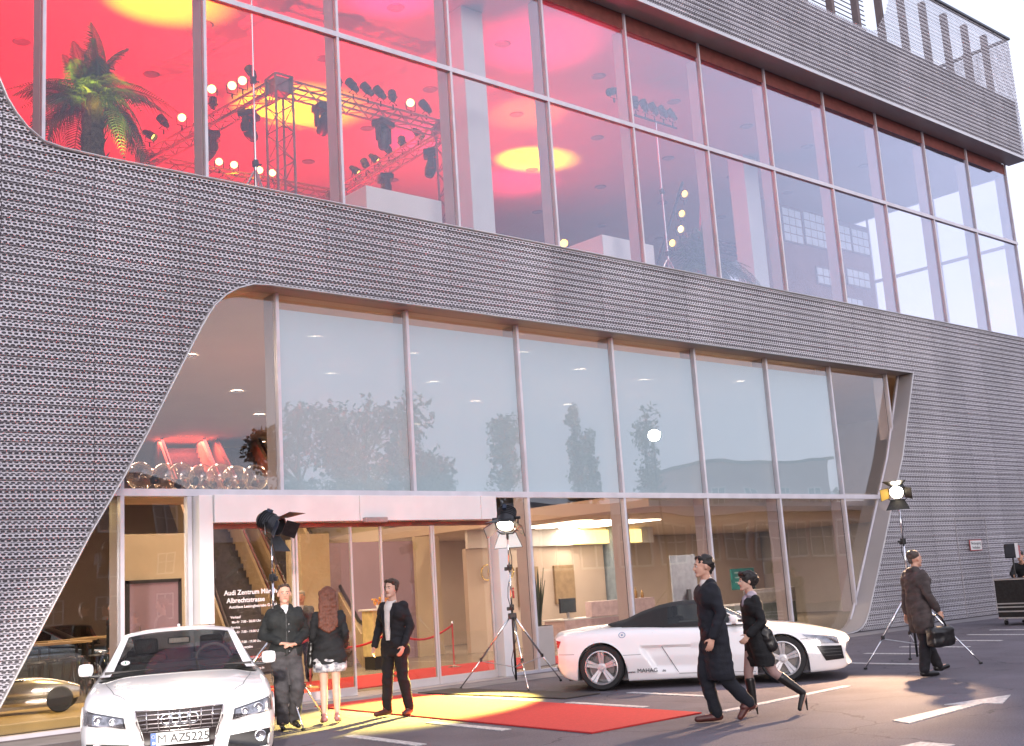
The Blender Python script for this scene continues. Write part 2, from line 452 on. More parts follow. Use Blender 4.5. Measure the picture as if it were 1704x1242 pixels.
# roof slab, roof screen posts and rails
s = MB(); s.bx(XL, XR-.15, .4, 26, ZC+.0, ZC+1.75); s.build('roof', M_back, bld)
s = MB(); s.bx(XL, XR, YM-.06, YM+.10, ZTOP, ZTOP+.07); s.bx(XR-.1, XR+.06, YM+.1, 17, ZTOP, ZTOP+.07); s.build('roof_edge', mat('dark_coping', (.07, .075, .09), .4, .3), bld)
M_post = mat('screen_post', (.16, .12, .12), .6)
pp = MB(); pp.bx(-.07, .07, -.1, .1, 0, ZTOP-ZBAND+.25)
po = pp.build('screen_post', M_post, bld); first = True
for k in range(17):
    X = 10.2+1.35*k
    if X > XR-.2: break
    o = po if first else inst(po, bld); first = False
    o.location = (X, YM+.34, ZBAND-.25)
for k in range(10):
    o = inst(po, bld); o.location = (XR-.3, 1.0+1.35*k, ZBAND-.25)
rl = MB(); rl.bx(9, 24.2, -.012, .012, -.012, .012); rlo = rl.build('screen_rail', M_post, bld)
rlo.location = (0, .7, ZBAND+.15)
for k in range(1, 15):
    o = inst(rlo, bld); o.location = (0, .7, ZBAND+.15+k*.16)
# left gable, rear wall, to close the building
s = MB(); s.bx(XL, XL+.2, YM+.13, 26, 0, ZC); s.bx(XL, XR, 25.8, 26, 0, ZB); s.bx(XR-.25, XR-.1, YM+.13, 26, 0, ZB-.05); s.build('wall', M_white_wall, bld)

# ================================================================ glazing
M_glass = glass_mat('clear_glazing', (.95, .94, .94), .075, 4.0, gtint=(.86, .94, 1.0), wob=.25)
M_glass_up = glass_mat('upper_glazing', (.97, .95, .95), .018, 1.9, gtint=(.80, .85, 1.0), wob=.25)
def clipx(n, x0, x1, z0, z1, L=None, Rr=None, N=10):
    """pane polygon between x0..x1, z0..z1 clipped by L(z) (left limit) and Rr(z)"""
    a = []; b = []
    for i in range(N+1):
        z = z0+(z1-z0)*i/N
        xa = max(x0, lin(L, z)-.03) if L else x0; xb = min(x1, lin(Rr, z)+.03) if Rr else x1
        if xb-xa > .02: a.append((xa, z)); b.append((xb, z))
    if len(a) < 2: return None
    return a+b[::-1]
def pane(poly, y, name, m, parent=bld, t=.012):
    mb = MB(); mb.prism(poly, t, Matrix.Translation((0, y, 0))); return mb.build(name, m, parent)
M_fin = mat('mullion_fin', (.52, .44, .42), .6, 0, .05, 2)
M_film = bpy.data.materials.new('white_window_film'); M_film.use_nodes = True
_n = M_film.node_tree.nodes; _l = M_film.node_tree.links
_b = _n['Principled BSDF']; _b.inputs['Base Color'].default_value = (.68, .88, .97, 1); _b.inputs['Roughness'].default_value = .7
_t = _n.new('ShaderNodeBsdfTransparent'); _x = _n.new('ShaderNodeMixShader'); _x.inputs[0].default_value = .36
_l.new(_b.outputs[0], _x.inputs[1]); _l.new(_t.outputs[0], _x.inputs[2]); _l.new(_x.outputs[0], _n['Material Output'].inputs['Surface'])
# lower window: bays n = -1..8 at X = n*D ; doors occupy bays below transom from X 1.2 to 7.2
inn = .06
for n_ in range(-1, 8):
    x0, x1 = n_*D+.03, (n_+1)*D-.03
    p = clipx(0, x0, x1, ZT1+.06, ZA, lowL, lowR)
    if p:
        pane(p, -.005, 'window_pane', M_glass)
    if 1 <= n_ <= 6: pane([(x0, ZT1+.06), (x1, ZT1+.06), (x1, ZA-.25), (x0, ZA-.25)], .35 if False else .06, 'window_blind', M_film, t=.004)
    if n_ in (-1, 0):
        p = clipx(0, x0, x1 if n_ < 0 else 1.1, .06, ZT1-.06, lowL, lowR)
    elif n_ == 1: p = None
    elif n_ == 2: p = [(7.42, .06), (8.07, .06), (8.07, ZT1-.06), (7.42, ZT1-.06)]
    else: p = clipx(0, x0, x1, .06, ZT1-.06, lowL, lowR)
    if p: pane(p, -.005, 'window_pane', M_glass)
pane([(-2.3, 0.05), (-D-.03, 0.05), (-D-.03, .4), (-2.3, .4)], -.005, 'window_pane', M_glass)
for n_ in range(0, 9):
    X = n_*D
    zt = ZA-.02
    zb_ = .0
    # clip by the slanted sides
    z = 0
    while z < ZA and not (lin(lowL, z)-.1 < X < lin(lowR, z)+.1): z += .05
    z2 = ZA if n_ > 0 else max(zz for zz in np.arange(z, ZA, .05) if lin(lowL, zz)-.1 < X)
    if n_ in (1,): z = ZT1
    if n_ == 2: z = ZT1
    if z >= z2: continue
    m_ = MB(); m_.bx(X-.03, X+.03, -.055, .05, z, z2-.005); m_.build('mullion', M_frame, bld)
    m_ = MB(); m_.bx(X-.02, X+.02, .052, .075, z, z2-.005); m_.build('gasket', M_frame_dark, bld)
    m_ = MB(); m_.bx(X-.028, X+.028, .077, .36, z, z2-.005); m_.build('mullion_fin', M_fin, bld)
m_ = MB(); m_.bx(-.25, 20.62, -.06, .05, ZT1-.055, ZT1+.055); m_.build('transom', M_frame, bld)
m_ = MB(); m_.bx(-2.35, 1.2, -.05, .06, .0, .055); m_.build('window_sill', M_frame, bld); m_ = MB(); m_.bx(7.42, 18.5, -.05, .06, 0, .055); m_.build('window_sill', M_frame, bld)
# slanted frame along the right edge of the lower window
fr = MB(); fr.tube([(x-.05, .0, z) for z, x in lowR[3:]], .028, 6); fr.build('mullion', M_frame, bld)
# upper window
YU = .24
OFF = .585
for n_ in range(-2, 11):
    x0, x1 = (n_+OFF)*D+.025, (n_+1+OFF)*D-.025
    if x1 > XR-.2: x1 = XR-.25
    p = clipx(0, x0, x1, ZT2+.05, ZC-.42, upL, None)
    if p: pane(p, YU-.006, 'window_pane', M_glass_up)
    p = clipx(0, x0, x1, ZB-.02, ZT2-.05, upL, None)
    if p: pane(p, YU-.006, 'window_pane', M_glass_up)
for n_ in range(-1, 12):
    X = min((n_+OFF)*D, XR-.22)
    z = max(ZB-.03, 0)
    while lin(upL, z) > X-.08: z += .03
    m_ = MB(); m_.bx(X-.026, X+.026, YU-.055, YU+.045, z, ZC-.03); m_.build('mullion', M_frame, bld)
    m_ = MB(); m_.bx(X-.015, X+.015, YU+.047, YU+.07, z, ZC-.03); m_.build('gasket', M_frame_dark, bld)
    m_ = MB(); m_.bx(X-.028, X+.028, YU+.072, YU+.36, z-.05, ZC-.43); m_.build('mullion_fin', M_fin, bld)
m_ = MB(); m_.bx(-2.75, XR-.22, YU-.06, YU+.05, ZT2-.05, ZT2+.05); m_.build('transom', M_frame, bld)
m_ = MB(); m_.bx(-3.3, XR-.22, YU+.0, YU+.06, ZC-.42, ZC-.03); m_.build('blind_box', mat('red_brown_box', (.20, .05, .04), .6), bld)
# side (gable) window upstairs
for k in range(6):
    y0, y1 = YU+.1+k*D, YU+.1+(k+1)*D-.06
    for za, zb_ in ((ZB-.02, ZT2-.05), (ZT2+.05, ZC-.42)):
        m_ = MB(); m_.bx(XR-.24, XR-.23, y0, y1, za, zb_); m_.build('window_pane', M_glass_up, bld)
    m_ = MB(); m_.bx(XR-.27, XR-.19, y1, y1+.06, ZB-.02, ZC-.3); m_.build('mullion', M_frame, bld)
m_ = MB(); m_.bx(XR-.28, XR-.18, YU+.1, 17, ZT2-.05, ZT2+.05); m_.bx(XR-.3, XR-.17, YU+.1, 26, ZC-.42, ZC-.01); m_.build('transom', M_frame, bld)

# ================================================================ interior shell
M_ceil_up = mat('ceiling_plaster_upstairs', (.36, .31, .32), .85, 0, .03, .6)
M_floor_in = mat('showroom_floor', (.31, .26, .20), .25, 0, .08, 1.2)
m_ = MB(); m_.bx(XL+.2, XR-.3, YU+.07, 25.8, ZC-.42, ZC-.2); m_.build('ceiling', M_ceil_up, bld)
m_ = MB(); m_.bx(XL+.2, XR-.3, .4, 25.8, 7.0, ZB-.45); m_.build('floor_slab', M_white_wall, bld)
m_ = MB(); m_.bx(XL+.2, XR-.26, .08, .38, ZA+.02, ZB-.06); m_.build('floor_edge', M_white_wall, bld)
m_ = MB(); m_.bx(XL+.2, 21.0, 25.3, 25.7, ZB-.4, ZC-.43); m_.bx(XL+.3, XL+.5, .4, 25, ZB-.4, ZC-.43); m_.build('rear_wall', M_white_wall, bld)
m_ = MB(); m_.bx(XL+.2, XR-.3, .02, 25.8, 0.003, .016); m_.build('showroom_floor', M_floor_in, bld)
# ================================================================ lower interior
M_ceil_lo = mat('ceiling_plaster', (.66, .52, .42), .85, 0, .03, .8)
M_yellow_wall = mat('golden_wall_panel', (.60, .49, .33), .6, 0, .06, 1)
M_mauve = mat('mauve_wall_panel', (.34, .24, .30), .6, 0, .05, 1)
M_beige = mat('beige_wall', (.56, .45, .36), .75, 0, .05, 1)
M_wood = mat('light_wood', (.50, .34, .16), .45, 0, .12, 3, stretch=(1, 1, 8))
M_escal = mat('escalator_steps', (.09, .075, .08), .5, .3, .15, 12)
M_escal_red = mat('escalator_side_panel', (.56, .42, .26), .45, 0, .08, 2)
M_lightdisc = mat('downlight_lens', (.9, .85, .75), .5, emit=(1, .90, .74), estr=16)
M_lightpanel = mat('light_panel', (.9, .88, .8), .5, emit=(1, .90, .74), estr=4)
ins = MB(); ins.bx(XL+.2, XR-.3, .5, 25.8, 6.9, 6.98); ins.build('ceiling', M_ceil_lo, bld)
# ground floor ceiling over the reception side
m_ = MB(); m_.bx(12.2, XR-.3, .55, 25.6, 3.18, 3.5); m_.build('gallery_floor', M_ceil_lo, bld)
def area(name, loc, sx, sy, P, c, rot=(0, 0, 0), parent=None, shape='RECTANGLE'):
    d = bpy.data.lights.new(name, 'AREA'); d.shape = shape; d.size = sx; d.size_y = sy; d.energy = P; d.color = c
    o = bpy.data.objects.new(name, d); col.objects.link(o); o.location = loc; o.rotation_euler = rot
    if parent: o.parent = parent
    return o
def spot(name, loc, target, P, c, cone, blend=.6, parent=None, r=.06):
    d = bpy.data.lights.new(name, 'SPOT'); d.energy = P; d.color = c; d.spot_size = R(cone); d.spot_blend = blend; d.shadow_soft_size = r
    o = bpy.data.objects.new(name, d); col.objects.link(o); o.location = loc
    o.rotation_euler = (Vector(target)-Vector(loc)).to_track_quat('-Z', 'Y').to_euler()
    if parent: o.parent = parent
    return o
WARM = (1, .78, .55)
# recessed downlights
DL = [(3.91, 5.75), (6.86, 9.23), (9.21, 12.32), (12.05, 17.4), (5.45, 3.2), (7.89, 6.44), (8.3, 3.77), (10.9, 6.4), (13.4, 3.6), (13.9, 8.4), (16.2, 4.0), (17.1, 7.9), (19.2, 3.1), (10.6, 2.6), (14.9, 12.6), (1.2, 5.5), (-1.5, 9), (4, 14)]
dl = MB(); dl.lathe([(0, -.004), (.13, -.004), (.14, 0), (.14, .012), (0, .012)], 20)
dlo = None
rg = MB(); rg.lathe([(.14, -.012), (.165, -.012), (.165, .004), (.14, .004)], 20)
for i, (x, y) in enumerate(DL):
    if dlo is None:
        dlo = dl.build('downlight', M_lightdisc, bld); rgo = rg.build('downlight_ring', M_white, dlo)
        o = dlo
    else:
        o = inst(dlo, bld); inst(rgo, o)
    o.location = (x, y, 6.885)
for x, y in ((3.9, 5.7), (8, 6.4), (9.2, 12.3), (14, 6), (18, 6), (1, 12), (0, 5)):
    area('downlight_lamp', (x, y, 6.86), .3, .3, 120, WARM, shape='DISK')
# bounce light of the ground floor ceiling lamps
for x, y, p in ((13.6, 4, 60), (16, 7, 70), (18.5, 3.5, 50), (22, 6, 60)):
    area('ceiling_lamp', (x, y, 3.15), .6, .6, p, (1, .82, .64))
# escalators
esc = thing('escalator', 'pair of dark escalators rising behind the lettered entrance glass', 'escalator', (5.75, 8.0, .02), -.29)
def esc_run(x0):
    for y0, y1, z0, z1 in ((0, 11.4, .2, 6.75),):
        n = 34
        for i in range(n):
            t = i/n
            m = MB(); m.bx(x0+.18, x0+1.3, y0+(y1-y0)*t, y0+(y1-y0)*(t+1/n)+.02, z0+(z1-z0)*t-.14, z0+(z1-z0)*(t+1/n)-.02)
            m.build('step', M_escal, esc)
        for xx in (x0, x0+1.3):
            m = MB()
            m.add([(xx, y0-.6, 0), (xx+.12, y0-.6, 0), (xx+.12, y1, z1-.4), (xx, y1, z1-.4), (xx, y0-.6, .75), (xx+.12, y0-.6, .75), (xx+.12, y1, z1+.75), (xx, y1, z1+.75)],
                  [(0, 1, 2, 3), (4, 7, 6, 5), (0, 4, 5, 1), (3, 2, 6, 7), (0, 3, 7, 4), (1, 5, 6, 2)])
            m.build('balustrade', M_escal_red, esc)
            h = MB(); h.tube([(xx+.06, y0-.9, .55), (xx+.06, y0-.8, .95), (xx+.06, y0-.3, 1.05), (xx+.06, y1, z1+.95)], .045, 8); h.build('handrail', M_black, esc, smooth=True)
esc_run(0); esc_run(1.75)
m_ = MB(); m_.bx(13.2, 13.4, 12.2, 25, 0, 6.9); m_.build('wall', M_yellow_wall, bld)
m_ = MB(); m_.bx(-12, 13.2, 24.9, 25.1, 0, 6.9); m_.build('wall', M_beige, bld)
m_ = MB(); m_.bx(-6, -5.8, .6, 25, 0, 6.9); m_.build('wall', M_beige, bld)
m_ = MB(); m_.bx(3.15, 5.2, 7.4, 7.6, 0, 3.25); m_.build('wall', M_yellow_wall, bld)
m_ = MB(); m_.bx(11.6, XR-.4, 12.0, 12.15, .02, 3.17); m_.build('wall', M_beige, bld)
area('ceiling_lamp', (12, 9.6, 3.12), 1, 1, 90, (1, .84, .68)); area('ceiling_lamp', (20, 9, 3.12), 1.2, 1.2, 100, (1, .84, .68)); area('ceiling_lamp', (26, 8, 3.12), 1.2, 1.2, 100, (1, .84, .68))
dr = MB(); dr.bx(3.25, 4.35, 7.34, 7.398, 0, 2.2); dr = dr.build('inner_door', M_mauve, bld)
m_ = MB(); m_.tube([(3.45, 7.26, 1.0), (3.45, 7.26, 1.3)], .015, 6); m_.build('handle', M_chrome, dr)
m_ = MB(); m_.bx(3.18, 3.25, 7.32, 7.398, 0, 2.27); m_.bx(4.35, 4.42, 7.32, 7.398, 0, 2.27); m_.bx(3.18, 4.42, 7.32, 7.398, 2.2, 2.27); m_.build('door_frame', M_frame_dark, dr)
# golden and mauve screens seen through the doors
for i, (x0, x1, y, m, z1) in enumerate(((6.75, 7.5, 6.2, M_yellow_wall, 3.1), (7.6, 8.6, 8.2, M_yellow_wall, 3.1), (8.6, 10.3, 8.25, M_mauve, 3.0), (10.35, 11.4, 8.3, M_mauve, 3.0), (11.4, 12.2, 8.2, M_yellow_wall, 3.1), (12.0, 12.2, 1.2, M_beige, 3.1))):
    q = MB(); q.bx(x0, x1, y, y+.12, 0, z1); tag(q.build('partition_panel', m, None), None)
    o = bpy.data.objects[-1] if False else None
pl = ['tall golden screen panel beside the escalator behind the entrance doors', 'golden screen panel left of the mauve ones behind the doors', 'wide mauve screen panel behind the woman', 'mauve screen panel right of the wide one', 'golden screen panel behind the right door leaf', 'beige wall end right of the entrance doors']
for o, lb in zip([o for o in bpy.data.objects if o.name.startswith('partition_panel')], pl): tag(o, lb, 'partition')
# ledge with glass globe lamps behind the left upper pane
m_ = MB(); m_.bx(.3, 5.4, 2.2, 3.4, 3.5, 3.62); led = m_.build('gallery_ledge', M_wood, bld)
M_globe = glass_mat('globe_glass', (.96, .88, .82), .12, 2.0)
gl0 = None
for i in range(7):
    x = 1.45+.36*i
    if gl0 is None:
        gl0 = thing('globe_lamp', '', 'lamp', (x, 2.6, 3.62), 0, 'glass globe lamps on the gallery ledge')
        a = MB(); a.lathe([(0, .38)]+[(.17*math.sin(PI*k/10), .21+.17*math.cos(PI*k/10)) for k in range(1, 9)]+[(.07, .05)], 18); a.build('globe', M_globe, gl0, smooth=True)
        a = MB(); a.lathe([(.06, .05), (.07, .06), (.05, .09), (.05, .0), (.09, 0), (.09, -.0)][:4], 12); a.lathe([(0, 0), (.1, 0), (.1, .02), (.05, .05), (0, .05)], 14); a.build('base', M_chrome, gl0, smooth=40)
        a = MB(); a.lathe([(0, -.06), (.04, -.05), (.058, 0), (.04, .05), (0, .06)], 12, Matrix.Translation((.12, -.12, .16))); a.build('socket', M_black, gl0, smooth=True)
        a = MB(); a.tube([(.12, -.12, .16), (0, 0, .22)], .012, 6); a.build('filament_rod', M_chrome, gl0)
        o = gl0
    else: o = dup(gl0, (x, 2.6, 3.62))
    o.scale = (1.45,)*3
    o.rotation_euler = (R(8), R(14 if i % 2 else -6), .3*i)
    o['label'] = ['leftmost', 'second from the left', 'third from the left', 'middle', 'third from the right', 'second from the right', 'rightmost'][i]+' of the glass globe lamps on the gallery ledge'

# ---- entrance: pilasters, lintel panels, sliding doors
ent = bld
for x0, x1 in ((1.36, 4.02), (4.03, 6.68), (6.69, 7.06)):
    q = MB(); q.rbox(((x0+x1)/2, -.16, 3.085), (x1-x0, .30, .43), .008); q.build('lintel_panel', M_white, ent)
q = MB(); q.rbox((1.235, -.12, 2.32), (.23, .30, 1.95), .008); q.build('pilaster', M_white, ent)
q = MB(); q.rbox((1.235, -.12, .69), (.23, .30, 1.28), .008); q.build('pilaster', M_white, ent)
q = MB(); q.rbox((7.19, -.13, 1.44), (.26, .32, 2.84), .008); q.build('pilaster', M_white, ent)
q = MB(); q.bx(1.36, 7.06, -.1, .06, 2.79, 2.86); q.build('door_header', mat('red_header', (.20, .08, .06), .5), ent)
q = MB(); q.rbox((4.3, -.36, 2.88), (.46, .1, .09), .02); q.build('motion_sensor', mat('grey_sensor', (.35, .28, .27), .4), ent)
q = MB(); q.bx(-.2, 1.12, -.06, .05, 2.76, 2.84); 
M_doorglass = glass_mat('door_glass', (.95, .92, .88), .10, 4.0, gtint=(.95, .95, 1))
M_doorframe = mat('door_frame_paint', (.70, .64, .62), .35, .2, .04, 2)
def door_leaf(x0, x1, y, label=None, fixed=False):
    t = empty('sliding_door' if not fixed else 'glass_side_panel', (0, 0, 0)); t.parent = ent
    f = .035
    a = MB(); a.bx(x0, x0+f, y-.025, y+.025, .02, 2.79); a.build('door_stile', M_doorframe, t)
    a = MB(); a.bx(x1-f, x1, y-.025, y+.025, .02, 2.79); a.build('door_stile', M_doorframe, t)
    a = MB(); a.bx(x0+f, x1-f, y-.024, y+.024, .02, .15); a.build('bottom_rail', M_doorframe, t)
    a = MB(); a.bx(x0+f, x1-f, y-.006, y+.006, .15, 2.79); a.build('glass', M_doorglass, t)
door_leaf(1.37, 2.88, -.05, fixed=True); door_leaf(2.90, 3.99, -.06); door_leaf(4.57, 5.70, -.06); door_leaf(5.72, 7.05, -.05, fixed=True)
q = MB(); q.bx(1.37, 7.3, -.5, .4, .004, .02); q.build('threshold', mat('threshold_sheet', (.42, .36, .35), .4, .2), ent)
# lettering on the left glass panel
M_letter = mat('white_lettering', (.85, .83, .83), .6)
def onglass(s_, size, x, z, name='lettering', bold=0):
    return text(name, s_, size, M_letter, ent, Matrix.Translation((x, -.062, z)) @ Matrix.Rotation(PI/2, 4, 'X'), .001, bold=bold)
onglass('Audi Zentrum München', .105, 1.62, 1.76, bold=.002)
onglass('Albrechtstrasse', .105, 1.66, 1.64, bold=.002)
onglass('Autohaus Leasingbetriebe GmbH', .062, 1.70, 1.555, bold=.001)
z = 1.40
for hd, ln in (('Verkauf', 'Mo-Fr  7.00 - 20.00 Uhr   Sa  9.00 - 16.00'), ('Service', 'Mo-Fr  7.00 - 19.00 Uhr   Sa  8.00 - 13.00'), ('Teile', 'Mo-Fr  7.00 - 19.00 Uhr   Sa  8.00 - 13.00'), ('Fahrzeugausgabe', '')):
    onglass(hd, .055, 1.72, z, bold=.001); 
    if ln: onglass(ln, .052, 1.74, z-.075, bold=.001)
    z -= .155
for i, ln in enumerate(('Mo-Fr  8.00 - 17.00 Uhr   Sa  9.00', 'Tel.  089  51 51 51', 'www.mahag.de')): onglass(ln, .05, 1.78+.1*i, z-.02-.08*i)
# tall narrow lit side pane left of the entrance pilaster
q = MB(); q.bx(1.03, 1.1, -.06, .05, .05, ZT1-.06); q.build('mullion', M_frame, bld)

# ---- red carpet inside, rope posts, reception table with flowers
M_carpet = mat('red_carpet', (.52, .034, .034), .95, 0, .08, 30, .25, 260)
q = MB(); q.bx(3.3, 11.5, 1.0, 3.9, .02, .03); tag(q.build('red_carpet', M_carpet), 'red carpet lying on the showroom floor behind the glass doors', 'carpet')
M_rope = mat('red_rope', (.55, .02, .02), .7, 0, .1, 60)
def stanchion(loc, label):
    t = thing('rope_post', label, 'rope barrier', loc, 0, 'rope posts inside the entrance')
    a = MB(); a.lathe([(0, 0), (.15, 0), (.15, .02), (.03, .05), (.02, .06), (.02, .9), (.035, .92), (.03, .97), (0, .98)], 14); a.build('post', M_chrome, t, smooth=40)
    return t
ps = [(2.2, 2.0), (4.6, 2.4), (6.6, 2.6), (8.6, 3.2)]
for i, p in enumerate(ps): stanchion((p[0], p[1], .02), ['chrome rope post behind the lettered glass panel', 'chrome rope post behind the woman', 'chrome rope post between the two door leaves', 'chrome rope post behind the man in the suit'][i])
for i in range(3):
    a, b = Vector((*ps[i], .9)), Vector((*ps[i+1], .9)); m = MB()
    m.tube([a.lerp(b, k/12)+Vector((0, 0, -.22*math.sin(PI*k/12))) for k in range(13)], .022, 8)
    tag(m.build('barrier_rope', M_rope, smooth=True), ['red rope sagging behind the lettered glass panel', 'red rope sagging behind the woman', 'red rope sagging behind the man in the suit'][i], 'rope', 'red barrier ropes')
t = thing('reception_stand', 'small white and golden reception stand with black base behind the sliding doors', 'counter', (8.35, 5.4, .02))
a = MB(); a.rbox((0, 0, .78), (.85, .45, 1.0), .02); a.build('body', mat('pale_gold_panel', (.70, .55, .25), .5), t)
a = MB(); a.bx(-.4, .4, -.2, .2, 0, .27); a.build('base', M_black, t)
a = MB(); a.rbox((0, 0, 1.3), (.95, .55, .04), .01); a.build('top', M_white, t)
a = MB(); a.prism([(.22*math.cos(PI*k/10), .22*math.sin(PI*k/10)) for k in range(11)], .01, Matrix.Translation((.12, -.24, .45))); a.build('dark_emblem', M_black, t)
t = thing('flower_arrangement', 'low bunch of orange flowers on the reception stand', 'flowers', (8.3, 5.4, 1.34))
a = MB(); a.lathe([(0, 0), (.09, 0), (.11, .08), (0, .08)], 10); a.build('bowl', M_white, t)
a = MB()
for k in range(46):
    w = random.uniform(0, 2*PI); r_ = random.uniform(0, .2); h_ = random.uniform(.08, .24)
    c = Vector((r_*math.cos(w), r_*math.sin(w), h_)); a.box(c, (.035, .035, .02), Matrix.Rotation(random.uniform(0, 3), 3, 'X') @ Matrix.Rotation(random.uniform(0, 3), 3, 'Z'))
a.build('blossoms', mat('orange_petals', (.6, .13, .05), .7, c2=(.6, .35, .05)), t)
# ---- reception area right of the doors
q = MB(); q.bx(12.3, 17.4, 7.2, 7.35, .02, 2.7); q.build('wall', M_beige, bld)
q = MB(); q.bx(12.3, 19.5, 7.1, 7.2, 2.7, 3.17); q.build('wall', M_white_wall, bld)
lpn = None
for i in range(4):
    q = MB(); q.bx(0, .5, 0, 2.6, -.02, 0)
    o = q.build('light_panel', M_lightpanel, bld) if lpn is None else inst(lpn, bld); lpn = lpn or o
    o.location = (13.6+.85*i, 4.2, 3.17)
q = MB(); q.bx(16.1, 18.9, 7.02, 7.09, 2.72, 3.1); q.build('lit_niche', mat('lit_niche_panel', (.9, .75, .35), .5, emit=(1, .70, .22), estr=1.6), bld)
for x0 in (14.0, 15.35):
    q = MB(); q.bx(x0, x0+.75, 7.12, 7.19, 1.1, 2.15); q.build('wall_panel', mat('brown_panel', (.36, .25, .14), .6), bld)
q = MB(); q.bx(17.5, 17.75, 6.6, 7.3, 0.02, 3.17); q.build('pillar', mat('blue_grey_pillar', (.25, .31, .36), .6), bld)
t = thing('partition_screen', 'blue grey partition screen standing in the reception area', 'screen', (17.8, 5.0, .02))
q = MB(); q.rbox((.5, 0, 1.25), (1.05, .06, 1.9), .01); q.build('panel', mat('blue_grey_fabric', (.36, .40, .50), .8), t)
q = MB(); q.bx(.0, .1, -.2, .2, 0, .3); q.build('foot', M_alu, t); q = MB(); q.bx(.9, 1.0, -.2, .2, 0, .3); q.build('foot', M_alu, t)
def desk(name, label, loc, w, m, wing=None):
    t = thing(name, label, 'desk', loc)
    q = MB(); q.rbox((w/2, 0, .72), (w, .8, .04), .01); q.build('top', M_white, t)
    q = MB(); q.rbox((w/2, -.38, .42), (w-.04, .03, .64), .008); q.build('front_panel', m, t)
    for x in (.06, w-.06):
        q = MB(); q.bx(x-.02, x+.02, -.35, .35, 0, .7); q.build('side_panel', m, t)
    q = MB(); q.rbox((w*.62, -.36, .93), (w*.7, .22, .38), .01); q.build('raised_counter', wing or m, t)
desk('reception_desk', 'pink and white reception desk behind the plant window', (13.2, 5.0, .02), 3.4, mat('rose_panel', (.60, .44, .44), .5), mat('rose_counter', (.62, .47, .47), .5))
desk('service_desk', 'grey green service desk behind the walking woman', (19.4, 4.6, .02), 2.9, mat('sage_panel', (.34, .38, .35), .5), mat('pale_counter', (.66, .60, .55), .5))
def monitor(loc, rz, label, w=.52):
    t = thing('computer_monitor', label, 'monitor', loc, rz)
    q = MB(); q.rbox((0, 0, .33), (w, .04, .36), .01); q.build('screen_housing', M_black, t)
    q = MB(); q.bx(-w/2+.02, w/2-.02, -.024, -.021, .17, .49); q.build('screen', mat('dark_screen', (.06, .08, .09), .2), t)
    q = MB(); q.bx(-.03, .03, -.02, .03, .01, .2); q.build('stand', M_alu, t)
    q = MB(); q.rbox((0, 0, .01), (.24, .18, .02), .005); q.build('foot', M_alu, t)
monitor((13.55, 4.8, .76), .1, 'dark flat monitor on the desk beside the plant', .62)
monitor((18.35, 4.9, .76), .5, 'flat monitor with a pale frame on the service desk', .5)
t = thing('picture_panel', 'teal poster panel standing behind the service desk', 'poster', (21.3, 5.3, 1.0))
q = MB(); q.rbox((0, 0, .45), (1.1, .04, .62), .005); q.build('board', mat('teal_print', (.02, .30, .27), .4, 0, .2, 8), t)
for k in range(3):
    q = MB(); q.bx(-.4, .4-.1*k, -.025, -.021, .62-.14*k, .66-.14*k); q.build('print_line', mat('pale_print', (.5, .65, .62), .5), t)
q = MB(); q.bx(-.03, .03, -.02, .02, -.98, .15); q.build('stand', M_alu, t)
for i, (x, h) in enumerate(((15.9, .28), (16.15, .2))):
    q = MB(); q.lathe([(0, 0), (.04, 0), (.045, h*.6), (.018, h*.75), (.02, h), (0, h)], 10)
    o = q.build('bottle', mat('amber_bottle', (.35, .2, .05), .15), None, smooth=True); o.location = (x, 4.64, 1.14); tag(o, ['taller amber bottle on the rose counter', 'shorter amber bottle on the rose counter'][i], 'bottle')
# wall emblem with red letters
t = thing('wall_emblem', 'four gold rings over red letters on the beige wall behind the plant', 'sign', (12.9, 7.1, 1.9))
for k in range(4):
    q = MB(); q.tube([(.30*k*.8+.2*math.cos(2*PI*j/24), 0, .2*math.sin(2*PI*j/24)+.15) for j in range(25)], .02, 6); q.build('ring', mat('gold_ring', (.75, .55, .18), .25, .9), t, smooth=True)
text('red_lettering', 'Audi', .42, mat('red_letters', (.5, .02, .02), .5), t, Matrix.Translation((.1, -.02, -.55)) @ Matrix.Rotation(PI/2, 4, 'X'), .012, bold=.008)
# ---- snake plant in a tall white planter
t = thing('snake_plant', 'tall spiky green plant in a square white planter behind the glass', 'plant', (9.28, 1.2, .02))
q = MB(); q.rbox((0, 0, .39), (.42, .42, .78), .015); q.build('planter', M_white, t)
q = MB(); q.bx(-.19, .19, -.19, .19, .775, .79); q.build('soil', mat('soil', (.05, .035, .025), .95), t)
M_leaf = mat('striped_leaf', (.06, .10, .035), .45, 0, .2, 9, c2=(.03, .05, .02))
for k in range(11):
    w = random.uniform(0, 2*PI); tl = random.uniform(.02, .30); h_ = random.uniform(.65, 1.25)
    rows = []; d_ = Vector((math.cos(w), math.sin(w), 0)); sd = Vector((-d_.y, d_.x, 0))
    for j in range(9):
        u = j/8; c = d_*(.05+tl*h_*u**1.3)+Vector((0, 0, .78+h_*u)); wd = .042*(1-u**3)*(1-.5*(1-u))+.002
        rows.append([c-sd*wd, c+d_*.012, c+sd*wd])
    q = MB(); q.grid(rows); q.build('leaf', M_leaf, t, smooth=True)
